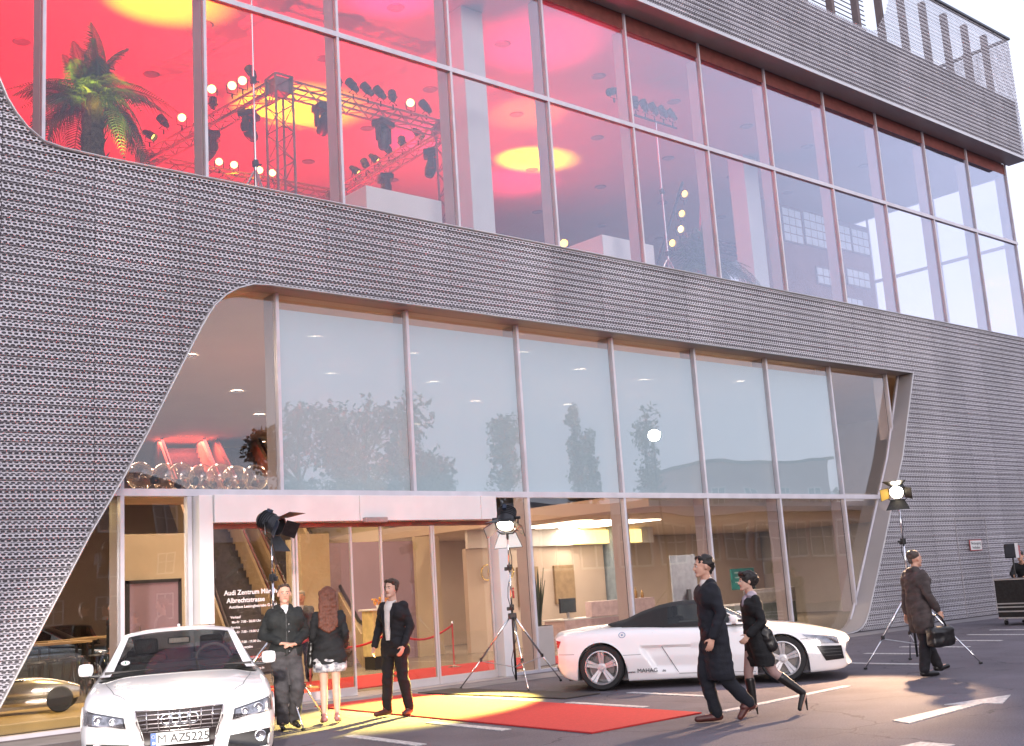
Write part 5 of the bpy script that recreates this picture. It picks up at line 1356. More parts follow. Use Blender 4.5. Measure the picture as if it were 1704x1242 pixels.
for x in (.78, -.7):
    for s_ in (-1, 1):
        t = empty('wheel', (x, s_*.53, .25)); t.parent = pc_; Mx = Matrix.Rotation(PI/2, 4, 'X')
        a = MB(); a.lathe([(.17, -.05), (.23, -.055), (.25, -.02), (.25, .02), (.23, .055), (.17, .05)], 26, Mx); a.build('tyre', M_tyre, t, smooth=40)
        a = MB(); a.lathe([(.0, -.045), (.045, -.045), (.05, -.03), (.165, -.0), (.175, -.045), (.175, .045), (.165, .0), (.05, .03), (.045, .045), (0, .045)], 26, Mx); a.build('rim', M_silverp, t, smooth=30)
# ---------------------------------------------------------------- dark display cars inside
M_cardark = mat('dark_car_paint', (.015, .017, .02), .2, .3, .02, 1, coat=1); M_carblue = mat('blue_grey_car_paint', (.05, .08, .12), .2, .3, .02, 1, coat=1)
def display_car(name, label, loc, rz, m):
    t = thing(name, label, 'car', loc, rz)
    ob, bv = car_shell(-2.30, 2.33, fA, WA, 'body', m, t, nx=60, n=26, bow=.30)
    for xw in (-1.33, 1.42):
        for s_ in (-1, 1): wheel(t, (xw, s_*.78, .328), .328, .235, s_, 5, False, .235)
    greenhouse(t, stA, 0, m, M_carglass, (8, 12), (2, 9), (0, 3), m)
    a = MB(); a.bx(-1.7, 1.0, -.74, .74, .93, .985); a.build('cabin_cover', M_cabin, t)  # same dark sheet in place of a hollow cabin
    for s_ in (-1, 1): patch(bv, [(s_*.50, .615), (s_*.865, .69), (s_*.875, .56), (s_*.485, .515)], 'F', M_bowl, 'headlight', t, off=.01)
    patch(bv, [(-.395, .655), (.395, .655), (.30, .30), (-.30, .30)], 'F', M_gchrome, 'grille', t, off=.006)
    return t
display_car('display_car', 'shiny black car standing far inside behind the high tables', (4.2, 13.5, .02), -1.9, M_cardark)
display_car('display_car', 'blue grey car with its nose beside the high tables', (2.6, 11.0, .02), -.6, M_carblue)
# floodlight that lights the coupe from the car park, on a tripod behind the photographer
# ================================================================ people
M_skin = mat('skin', (.62, .34, .24), .55, 0, .06, 9)
M_skin2 = mat('skin_pale', (.66, .40, .30), .55, 0, .06, 9)
M_hair_b = mat('brown_hair', (.06, .032, .02), .6, 0, .3, 30, .5, 90, stretch=(3, 3, .5))
M_hair_r = mat('auburn_hair', (.16, .045, .022), .5, 0, .3, 30, .6, 90, stretch=(5, 5, .4))
M_hair_d = mat('dark_hair', (.02, .014, .012), .6, 0, .3, 30, .5, 90)
M_cloth_bk = mat('black_cloth', (.009, .009, .011), .85, 0, .2, 12, .4, 70)
M_cloth_jk = mat('dark_green_grey_jacket', (.013, .015, .015), .8, 0, .25, 10, .4, 70)
M_suit = mat('black_suit_cloth', (.011, .010, .014), .85, 0, .2, 12, .3, 80)
M_coat_navy = mat('navy_coat_cloth', (.008, .009, .016), .85, 0, .2, 10, .4, 60)
M_coat_brown = mat('brown_grey_coat_cloth', (.075, .058, .056), .9, 0, .2, 10, .4, 60)
M_jeans = mat('grey_jeans', (.075, .070, .075), .9, 0, .25, 8, .5, 60)
M_shirt = mat('pale_shirt', (.66, .60, .56), .8, 0, .08, 10, .2, 60)
M_tshirt = mat('white_tshirt', (.72, .72, .74), .8, 0, .05, 10)
M_skirt = mat('patterned_skirt', (.62, .60, .60), .8, 0, .0, 16, c2=(.10, .10, .13))
M_shoe_r = mat('reddish_brown_leather', (.10, .025, .02), .4, 0, .2, 15)
M_shoe_b = mat('black_leather', (.014, .012, .012), .35, 0, .2, 15)
M_shoe_p = mat('pink_sandal', (.35, .14, .14), .5)
M_stock = mat('sheer_stocking', (.36, .23, .21), .6)
M_lip = mat('lips', (.42, .13, .11), .5); M_eye = mat('eye_dark', (.03, .02, .018), .3); M_eyew = mat('eye_white', (.7, .68, .66), .4)
def capsule(mb, a, b, ra, rb, n=12, sx=1., sy=1.):
    """tapered capsule; sx/sy squash the section along world x/y"""
    a, b = Vector(a), Vector(b); d = b-a; L_ = d.length
    if n in (16, 18): sy *= .86; sx *= .97
    if L_ < 1e-6: d = Vector((0, 0, 1)); L_ = 1e-4; b = a+d*1e-4
    t = d.normalized(); up = Vector((0, 1, 0)) if abs(t.y) < .9 else Vector((1, 0, 0))
    u = (up-t*up.dot(t)).normalized(); v = t.cross(u)
    prof = [(-math.cos(PI/2*k/4)*ra, math.sin(PI/2*k/4)*ra) for k in range(5)]+[(L_+math.sin(PI/2*k/4)*rb, math.cos(PI/2*k/4)*rb) for k in range(5)]
    vs = []; fs = []
    for h, r in prof:
        for k in range(n):
            w = 2*PI*k/n; o = u*math.cos(w)*r+v*math.sin(w)*r; c = a+t*h
            vs.append(c+Vector((o.x*sx, o.y*sy, o.z)))
    for i in range(len(prof)-1):
        for k in range(n): fs.append((i*n+k, i*n+(k+1) % n, (i+1)*n+(k+1) % n, (i+1)*n+k))
    fs.append(tuple(range(n-1, -1, -1))); fs.append(tuple((len(prof)-1)*n+k for k in range(n)))
    mb.add(vs, fs)
def ellip(mb, c, r, rot=None, n=16):
    vs = []; fs = []; m_ = n//2
    for i in range(m_+1):
        ph = PI*i/m_
        for k in range(n):
            w = 2*PI*k/n; v = Vector((r[0]*math.sin(ph)*math.cos(w), r[1]*math.sin(ph)*math.sin(w), -r[2]*math.cos(ph)))
            if rot is not None: v = rot @ v
            vs.append(Vector(c)+v)
    for i in range(m_):
        for k in range(n): fs.append((i*n+k, i*n+(k+1) % n, (i+1)*n+(k+1) % n, (i+1)*n+k))
    mb.add(vs, fs)
def fuse(mb, name, m, parent, vox=.011, smooth=3, wr=0., wscale=9., seed=0, cut=None, stretch=(1, 1, .6)):
    """closed volumes melted into ONE continuous skin, with cloth folds when wr > 0"""
    me = bpy.data.meshes.new(name); me.from_pydata([tuple(v) for v in mb.v], [], mb.f)
    bm = bmesh.new(); bm.from_mesh(me); bmesh.ops.remove_doubles(bm, verts=bm.verts, dist=1e-5); bmesh.ops.dissolve_degenerate(bm, edges=bm.edges, dist=1e-6); bmesh.ops.recalc_face_normals(bm, faces=bm.faces); bm.to_mesh(me); bm.free()
    o = bpy.data.objects.new('tmp', me); col.objects.link(o)
    r_ = o.modifiers.new('r', 'REMESH'); r_.mode = 'VOXEL'; r_.voxel_size = vox
    s_ = o.modifiers.new('s', 'SMOOTH'); s_.iterations = smooth; s_.factor = .5
    dg = bpy.context.evaluated_depsgraph_get(); m2 = bpy.data.meshes.new_from_object(o.evaluated_get(dg)); bpy.data.objects.remove(o); bpy.data.meshes.remove(me)
    if wr:
        n_ = len(m2.vertices); co = np.empty(n_*3); m2.vertices.foreach_get('co', co); co = co.reshape(-1, 3)
        nr = np.empty(n_*3); m2.vertices.foreach_get('normal', nr); nr = nr.reshape(-1, 3)
        for i in range(n_):
            x, y, z = co[i]
            f = noise.noise((x*wscale*stretch[0]+seed, y*wscale*stretch[1], z*wscale*stretch[2]))
            g_ = 1-abs(noise.noise((x*wscale*.6+seed*2, y*wscale*.6+9, z*wscale*.9)))*2.2
            h_ = noise.noise((x*4+seed, y*4, z*22+x*9))
            co[i] += nr[i]*wr*(f*.8+g_*.9+h_*.7)
        m2.vertices.foreach_set('co', co.reshape(-1)); m2.update()
    if cut:
        bm = bmesh.new(); bm.from_mesh(m2)
        for pc0, pn in cut:
            bmesh.ops.bisect_plane(bm, geom=list(bm.verts)+list(bm.edges)+list(bm.faces), plane_co=pc0, plane_no=pn, clear_outer=True)
        bm.to_mesh(m2); bm.free()
    m2.materials.clear(); m2.materials.append(m); m2.shade_smooth(); m2.name = name
    ob = bpy.data.objects.new(name, m2); col.objects.link(ob)
    if parent: ob.parent = parent
    return ob
BASE = dict(pelvis=(0, 0, .96), waist=(0, .0, 1.08), chest=(0, 0, 1.30), neck=(0, .015, 1.47), head=(0, -.01, 1.665),
            shR=(-.165, .01, 1.42), elR=(-.225, .03, 1.14), wrR=(-.23, -.05, .90), shL=(.165, .01, 1.42), elL=(.225, .03, 1.14), wrL=(.23, -.05, .90),
            hipR=(-.085, 0, .92), knR=(-.10, -.02, .50), anR=(-.11, .02, .095), toR=(-.14, -.16, .035), hipL=(.085, 0, .92), knL=(.10, -.02, .50), anL=(.11, .02, .095), toL=(.14, -.16, .035))
V3 = Vector
def hand(mb, wr, dirv, palm_n, side, curl=.5, s=1.):
    """palm, four unequal bent fingers and a thumb leaving the side of the palm"""
    d = V3(dirv).normalized(); n_ = V3(palm_n); n_ = (n_-d*n_.dot(d)).normalized(); w = d.cross(n_)*side
    wr = V3(wr); c = wr+d*.045*s
    for k in (-1.5, -.5, .5, 1.5): capsule(mb, wr+d*.012*s+w*k*.008*s, wr+d*.085*s+w*k*.019*s, .015*s, .011*s, 8)
    for k, ln in ((-1.5, .058), (-.5, .072), (.5, .078), (1.5, .068)):
        p = wr+d*.088*s+w*k*.0205*s; dd = d.copy(); r_ = .0092*s
        for j, fr_ in enumerate((.45, .32, .26)):
            dd = (dd*math.cos(curl*.8)+n_*math.sin(curl*.8)).normalized(); q_ = p+dd*ln*s*fr_
            # keep the bend accumulating
            capsule(mb, p, q_, r_, r_*.9, 7); p = q_; r_ *= .92
            n2 = n_; dd = dd
    p = wr+d*.030*s+w*.026*s; t1 = (d*.55+w*.75+n_*.25).normalized(); q_ = p+t1*.042*s; capsule(mb, wr+d*.015*s+w*.01*s, p, .014*s, .0125*s, 7); capsule(mb, p, q_, .0125*s, .0105*s, 7)
    t2 = (d*.85+w*.25+n_*.4).normalized(); capsule(mb, q_, q_+t2*.032*s, .0105*s, .0085*s, 7)
def body(J, m, parent, girth=1., hands=None, head_rot=None, female=False, feet=True, vox=.0095):
    mb = MB(); j = {k: V3(v) for k, v in J.items()}; g_ = girth
    capsule(mb, j['neck']+V3((0, 0, -.05)), j['head']+V3((0, .012, -.06)), .058*g_, .052*g_, 14)
    H = j['head']; Rm = head_rot or Matrix.Identity(3)
    def hp(x, y, z): return H+Rm @ V3((x, y, z))
    ellip(mb, hp(0, .018, .025), (.077, .096, .098), Rm, 20)          # skull
    ellip(mb, hp(0, -.02, -.035), (.062, .070, .085), Rm, 18)         # face
    capsule(mb, hp(-.038, .0, -.07), hp(-.012, -.070, -.102), .028, .020, 10); capsule(mb, hp(.038, .0, -.07), hp(.012, -.070, -.102), .028, .020, 10)  # jaw
    capsule(mb, hp(-.03, -.078, .018), hp(.03, -.078, .018), .013, .013, 8)      # brow
    capsule(mb, hp(0, -.086, .008), hp(0, -.108, -.034), .009, .0135, 8)         # nose
    capsule(mb, hp(-.012, -.09, -.037), hp(.012, -.09, -.037), .009, .009, 8)
    capsule(mb, hp(-.018, -.079, -.064), hp(.018, -.079, -.064), .010, .010, 8)   # mouth mound
    for s_ in (-1, 1): ellip(mb, hp(s_*.079, .012, -.012), (.012, .022, .034), Rm, 10)
    cf = .92 if female else 1.
    capsule(mb, j['chest']+V3((-.085*cf, 0, .03)), j['chest']+V3((.085*cf, 0, .03)), .115*g_*cf, .115*g_*cf, 16)
    capsule(mb, j['waist'], j['chest'], .115*g_*cf, .135*g_*cf, 16); capsule(mb, j['pelvis'], j['waist'], .13*g_, .112*g_*cf, 16)
    capsule(mb, j['hipR'], j['hipL'], .095*g_, .095*g_, 14)
    for s_ in 'RL':
        sh, el, wr, hi, kn, an, to = (j[k+s_] for k in ('sh', 'el', 'wr', 'hip', 'kn', 'an', 'to'))
        capsule(mb, j['neck']+V3((0, 0, -.04)), sh+V3((0, 0, -.01)), .048, .050*g_, 12)
        capsule(mb, sh, el, .052*g_*cf, .040*g_*cf, 12); capsule(mb, el, wr, .040*g_*cf, .026*g_, 12)
        capsule(mb, hi, kn, .088*g_, .056*g_, 14)
        mid = kn.lerp(an, .35)+V3((0, .012, 0)); capsule(mb, kn, mid, .054*g_, .055*g_, 14); capsule(mb, mid, an, .055*g_, .036*g_, 14)
        if feet: capsule(mb, an+V3((0, .01, -.035)), to+V3((0, 0, .005)), .038, .028, 10)
        hd_ = (hands or {}).get(s_)
        if hd_: hand(mb, wr, hd_[0], hd_[1], 1 if s_ == 'R' else -1, hd_[2] if len(hd_) > 2 else .5)
        else: hand(mb, wr, wr-el, (1 if s_ == 'R' else -1, 0, 0), 1 if s_ == 'R' else -1, .45)
    b = fuse(mb, 'body', m, parent, vox, 2)
    for s_ in (-1, 1):
        e = MB(); ellip(e, hp(s_*.031, -.082, -.002), (.0125, .008, .0075), Rm, 10); e.build('eye', M_eyew, parent, smooth=True)
        e = MB(); ellip(e, hp(s_*.031, -.0885, -.002), (.0062, .004, .0068), Rm, 8); e.build('iris', M_eye, parent, smooth=True)
        e = MB(); capsule(e, hp(s_*.015, -.093, .022), hp(s_*.047, -.084, .022), .0042, .003, 6); e.build('eyebrow', M_hair_b, parent)
    e = MB(); capsule(e, hp(-.020, -.087, -.064), hp(.020, -.087, -.064), .0055, .0055, 6); e.build('mouth', M_lip, parent, smooth=True)
    return b, hp
def shell_arm(mb, sh, el, wr, r0, r1, r2, cuff=.93):
    capsule(mb, sh, el, r0*.84, r1*.88, 14); capsule(mb, el, V3(el).lerp(V3(wr), cuff), r1*.88, r2*.92, 14)
def shell_leg(mb, hi, kn, an, r0, r1, r2, low=.0):
    capsule(mb, hi, kn, r0, r1, 14); capsule(mb, kn, V3(an)+V3((0, .01, low)), r1, r2, 14)
def shoe(an, to, m, parent, name='shoe', heel=0.):
    an, to = V3(an), V3(to); mb = MB(); d = (to-an); d.z = 0; d.normalize(); up = V3((0, 0, 1))
    z0 = min(an.z-.095, to.z-.035)
    capsule(mb, an-d*.045+V3((0, 0, -.045)), an+d*.05+V3((0, 0, -.05)), .042, .044, 12); capsule(mb, an+d*.02+V3((0, 0, -.05)), to+d*.02+V3((0, 0, 0)), .044, .034, 12)
    capsule(mb, an-d*.01+V3((0, 0, .0)), an-d*.01+V3((0, 0, -.04)), .040, .045, 12)
    o = fuse(mb, name, m, parent, .008, 2)
    return o
def hair_cap(hp, Rm, m, parent, r=(.083, .100, .085), off=(0, .030, .040), extra=(), cut_y=-.055, wr=.007, seed=1, cutz=-.03):
    mb = MB(); ellip(mb, hp(*off), r, Rm, 22)
    for a, b, ra, rb in extra: capsule(mb, hp(*a), hp(*b), ra, rb, 12)
    return fuse(mb, 'hair', m, parent, .009, 1, wr, 26, seed, stretch=(1, 1, .35))
def person(label, loc, rz, H=1.8, group=None):
    t = thing('person', label, 'person', loc, rz, group); t.scale = (H/1.80,)*3; return t
def rotz(a): return Matrix.Rotation(a, 3, 'Z')
def face(dx, dy): return math.atan2(dx, -dy)      # rotation that turns the default facing (-y) towards (dx, dy)

# ---- 1 man in dark hooded jacket, hands folded in front, looks at the camera, mid-step
def man_jacket():
    t = person('man in a dark hooded jacket with folded hands beside the coupe', (.77, -3.35, .006), face(-5.5, -13)+.0, 1.84)
    J = dict(BASE); J.update(elR=(-.27, .05, 1.16), wrR=(-.085, -.215, 1.055), elL=(.26, .05, 1.15), wrL=(.095, -.225, 1.035), head=(.0, -.03, 1.66), hipR=(-.08, 0, .92), knR=(-.06, -.04, .50), anR=(-.055, .03, .095), toR=(-.07, -.15, .035), knL=(.13, -.06, .51), anL=(.10, .16, .11), toL=(.13, .01, .035))
    Rm = rotz(-.05)
    b, hp = body(J, M_skin, t, 1., {'R': ((.9, -.35, -.1), (.1, .2, -1), .45), 'L': ((-.9, -.4, .0), (0, .3, -1), .5)}, Rm)
    mb = MB(); capsule(mb, (-.10, .0, 1.33), (.10, .0, 1.33), .150, .150, 18); capsule(mb, (0, 0, .97), (0, 0, 1.30), .165, .165, 18, sx=1.12); capsule(mb, (-.155, .01, 1.405), (.155, .01, 1.405), .064, .064, 14)
    capsule(mb, (-.08, 0, .95), (.08, 0, .95), .135, .135, 16)
    for s_ in 'RL': shell_arm(mb, J['sh'+s_], J['el'+s_], J['wr'+s_], .083, .070, .048, .90)
    capsule(mb, (-.07, .07, 1.47), (.07, .07, 1.47), .062, .062, 12); capsule(mb, (-.075, .0, 1.485), (-.055, -.085, 1.44), .036, .03, 10); capsule(mb, (.075, .0, 1.485), (.055, -.085, 1.44), .036, .03, 10)
    fuse(mb, 'hooded_jacket', M_cloth_jk, t, .012, 3, .011, 11, 3, cut=[((0, 0, .875), (0, 0, -1))])
    mb = MB(); mb.prism([(-.035, 1.475), (.035, 1.475), (.0, 1.40)], .03, Matrix.Translation((0, -.146, 0))); capsule(mb, (0, -.02, 1.485), (0, -.078, 1.445), .055, .036); fuse(mb, 'tshirt', M_tshirt, t, .009, 2)
    mb = MB(); mb.box((0, -.146, 1.16), (.008, .006, .5)); mb.build('zip', M_blackmet, t)
    for z in (1.28, 1.19, 1.02, .95): mb = MB(); mb.lathe([(0, 0), (.009, 0), (.009, .004), (0, .004)], 10, Matrix.Translation((.03, -.150, z)) @ Matrix.Rotation(PI/2, 4, 'X')); mb.build('button', M_chrome, t)
    mb = MB(); capsule(mb, (-.07, 0, .93), (.07, 0, .93), .128, .128, 14)
    for s_ in 'RL': shell_leg(mb, J['hip'+s_], J['kn'+s_], J['an'+s_], .108, .083, .072)
    fuse(mb, 'trousers', M_jeans, t, .012, 3, .011, 10, 5, cut=[((0, 0, .06), (0, 0, -1))])
    for s_ in 'RL': shoe(J['an'+s_], J['to'+s_], M_shoe_b, t)
    hair_cap(hp, Rm, M_hair_b, t, (.081, .092, .074), (0, .040, .050), [((-.075, .02, .03), (-.078, .02, -.005), .012, .008), ((.075, .02, .03), (.078, .02, -.005), .012, .008), ((-.03, -.035, .095), (.03, -.035, .095), .022, .022)], wr=.008)
man_jacket()

# ---- 2 woman seen from behind, long auburn hair, black blazer, patterned short skirt
def woman_back():
    t = person('woman with long auburn hair seen from behind in a black jacket and short patterned skirt', (1.38, -3.42, .006), face(.55, .85), 1.76)
    J = dict(BASE); J.update(shR=(-.16, .01, 1.41), shL=(.16, .01, 1.41), elR=(-.225, .03, 1.15), wrR=(-.20, -.13, .98), elL=(.225, .03, 1.15), wrL=(.20, -.13, .98), hipR=(-.08, 0, .92), knR=(-.075, -.01, .50), anR=(-.08, .03, .115), toR=(-.10, -.13, .035), hipL=(.08, 0, .92), knL=(.085, -.01, .50), anL=(.09, .03, .115), toL=(.12, -.13, .035))
    Rm = rotz(.0)
    b, hp = body(J, M_skin2, t, .92, None, Rm, True)
    mb = MB(); capsule(mb, (-.085, .0, 1.33), (.085, .0, 1.33), .128, .128, 18); capsule(mb, (0, 0, 1.02), (0, 0, 1.30), .14, .14, 18, sx=1.1); capsule(mb, (-.14, .01, 1.405), (.14, .01, 1.405), .056, .056, 14); capsule(mb, (-.085, .01, .86), (.085, .01, .86), .15, .15, 18); capsule(mb, (-.06, 0, 1.0), (.06, 0, 1.0), .14, .14)
    for s_ in 'RL': shell_arm(mb, J['sh'+s_], J['el'+s_], J['wr'+s_], .068, .056, .046, .93)
    fuse(mb, 'jacket', M_cloth_bk, t, .012, 3, .012, 10, 8, cut=[((0, 0, .775), (0, 0, -1))])
    mb = MB(); capsule(mb, (-.08, 0, .82), (.08, 0, .82), .145, .15, 18); capsule(mb, (-.08, 0, .75), (.08, 0, .75), .15, .15, 18); fuse(mb, 'skirt', M_skirt, t, .012, 2, .008, 14, 2, cut=[((0, 0, .675), (0, 0, -1))])
    mb = MB(); capsule(mb, (.24, .02, 1.05), (.26, .0, .78), .035, .05, 10); capsule(mb, (.21, .02, 1.40), (.24, .02, 1.05), .012, .012, 8); fuse(mb, 'shoulder_bag', M_shoe_b, t, .01, 2, .006, 20)
    for s_ in 'RL':
        shoe(V3(J['an'+s_]), J['to'+s_], M_shoe_p, t, 'sandal')
    mb = MB(); ellip(mb, hp(0, .025, .03), (.090, .108, .105), Rm, 20)
    for k in range(-4, 5): capsule(mb, hp(.018*k, .085, .04), (.027*k, .135-.004*abs(k), 1.20+.016*abs(k)), .042, .022, 10)
    for s_ in (-1, 1): capsule(mb, hp(s_*.068, .03, .0), (s_*.11, .075, 1.32), .036, .022, 10)
    fuse(mb, 'long_hair', M_hair_r, t, .010, 2, .010, 24, 4, stretch=(1.6, 1.6, .15))
woman_back()

# ---- 3 man in a dark suit, open collar, looking left
def man_suit():
    t = person('young man in a dark suit and open pale shirt at the carpet edge', (2.28, -3.62, .018), face(-1.0, -.22)+.14, 1.81)
    J = dict(BASE); J.update(elR=(-.26, .04, 1.15), wrR=(-.26, -.09, .90), elL=(.24, .05, 1.14), wrL=(.22, -.10, .90), knR=(-.11, -.03, .50), anR=(-.15, -.02, .095), toR=(-.19, -.19, .035), knL=(.12, -.0, .50), anL=(.15, .06, .095), toL=(.19, -.10, .035), head=(.0, -.015, 1.665))
    Rm = rotz(-.02)
    b, hp = body(J, M_skin2, t, .98, None, Rm)
    mb = MB(); capsule(mb, (-.095, .005, 1.33), (.095, .005, 1.33), .138, .138, 18); capsule(mb, (0, 0.01, .95), (0, .01, 1.30), .150, .148, 18, sx=1.12); capsule(mb, (-.15, .01, 1.41), (.15, .01, 1.41), .060, .060, 14); capsule(mb, (-.07, .02, .84), (.07, .02, .84), .145, .145, 18)
    for s_ in 'RL': shell_arm(mb, J['sh'+s_], J['el'+s_], J['wr'+s_], .076, .062, .050, .93)
    fuse(mb, 'suit_jacket', M_suit, t, .012, 3, .009, 10, 12, cut=[((0, 0, .765), (0, 0, -1))])
    mb = MB(); rows = []
    for z, w, y in ((1.49, .045, -.070), (1.44, .055, -.110), (1.36, .055, -.132), (1.25, .050, -.143), (1.12, .036, -.148), (.98, .022, -.148)):
        rows.append([(-w-.02, y+.02, z), (-w*.5-.01, y-.006, z), (-.01, y-.012, z), (w*.5, y-.006, z), (w, y+.02, z)])
    mb.grid(rows); mb.build('shirt', M_shirt, t, smooth=True)
    mb = MB(); mb.add([(-.055, -.06, 1.50), (-.005, -.125, 1.45), (-.05, -.14, 1.40), (-.085, -.09, 1.46)], [(0, 1, 2, 3)]); mb.add([(.055, -.06, 1.50), (.005, -.125, 1.45), (.05, -.14, 1.40), (.085, -.09, 1.46)], [(0, 1, 2, 3)])
    mb2 = MB(); capsule(mb2, (-.06, -.02, 1.49), (-.012, -.11, 1.445), .016, .012, 8); capsule(mb2, (.06, -.02, 1.49), (.012, -.11, 1.445), .016, .012, 8); fuse(mb2, 'collar', M_shirt, t, .007, 1)
    mb = MB()
    for s_ in (-1, 1):
        mb = MB(); mb.add([(s_*.09, -.10, 1.47), (s_*.045, -.135, 1.36), (s_*.040, -.150, 1.10), (s_*.095, -.143, 1.30), (s_*.12, -.12, 1.40)], [(0, 1, 2, 3, 4)]); mb.build('lapel', M_suit, t)
    mb = MB(); capsule(mb, (-.07, 0, .93), (.07, 0, .93), .120, .120, 14)
    for s_ in 'RL': shell_leg(mb, J['hip'+s_], J['kn'+s_], J['an'+s_], .098, .074, .062)
    fuse(mb, 'trousers', M_suit, t, .012, 3, .009, 10, 15, cut=[((0, 0, .06), (0, 0, -1))])
    for s_ in 'RL': shoe(J['an'+s_], J['to'+s_], M_shoe_r, t)
    hair_cap(hp, Rm, M_hair_b, t, (.086, .097, .084), (0, .036, .046), [((-.05, -.045, .092), (.055, -.05, .078), .022, .024), ((-.082, .0, .02), (-.084, .01, -.03), .018, .012), ((.082, .0, .02), (.084, .01, -.03), .018, .012), ((0, .10, .0), (0, .085, -.05), .04, .03)], wr=.010, seed=6)
man_suit()

# ---- 4 walking man in a long navy coat
def man_coat():
    t = person('man in a long dark navy overcoat walking left in front of the convertible', (3.20, -8.37, .006), face(-.80, .60), 1.82)
    J = dict(BASE); J.update(head=(0, -.03, 1.665), elR=(-.24, .07, 1.15), wrR=(-.25, .02, .90), elL=(.24, .06, 1.15), wrL=(.25, -.05, .90), knR=(-.085, -.10, .51), anR=(-.08, -.02, .095), toR=(-.09, -.20, .035), knL=(.09, .04, .50), anL=(.10, .30, .20), toL=(.11, .22, .05))
    Rm = rotz(.1)
    b, hp = body(J, M_skin, t, 1., None, Rm)
    mb = MB(); capsule(mb, (-.10, .0, 1.33), (.10, .0, 1.33), .150, .150, 18); capsule(mb, (0, 0.01, 1.0), (0, .01, 1.30), .155, .16, 18, sx=1.1); capsule(mb, (-.155, .01, 1.41), (.155, .01, 1.41), .066, .066, 14)
    capsule(mb, (-.06, .02, .98), (-.085, .0, .50), .145, .15, 16); capsule(mb, (.06, .03, .98), (.085, .05, .50), .145, .155, 16); capsule(mb, (0, .03, .98), (0, .04, .49), .145, .165, 16)
    for s_ in 'RL': shell_arm(mb, J['sh'+s_], J['el'+s_], J['wr'+s_], .080, .066, .054, .95)
    capsule(mb, (-.06, .03, 1.475), (.06, .03, 1.475), .055, .055, 10)
    fuse(mb, 'overcoat', M_coat_navy, t, .012, 3, .011, 9, 21, cut=[((0, 0, .45), (0, 0, -1))])
    mb = MB(); capsule(mb, (0, -.02, 1.47), (0, .01, 1.50), .064, .060, 12); fuse(mb, 'shirt_collar', M_shirt, t, .008, 1)
    mb = MB(); capsule(mb, (-.07, 0, .93), (.07, 0, .93), .115, .115, 14)
    for s_ in 'RL': shell_leg(mb, J['hip'+s_], J['kn'+s_], J['an'+s_], .10, .078, .066)
    fuse(mb, 'trousers', M_coat_navy, t, .012, 3, .009, 10, 25)
    for s_ in 'RL': shoe(J['an'+s_], J['to'+s_], M_shoe_r, t)
    hair_cap(hp, Rm, M_hair_d, t, (.084, .099, .083), (0, .036, .043), [((0, .10, -.01), (0, .085, -.06), .035, .025), ((-.045, -.045, .088), (.045, -.045, .088), .020, .020)], wr=.010, seed=9)
man_coat()

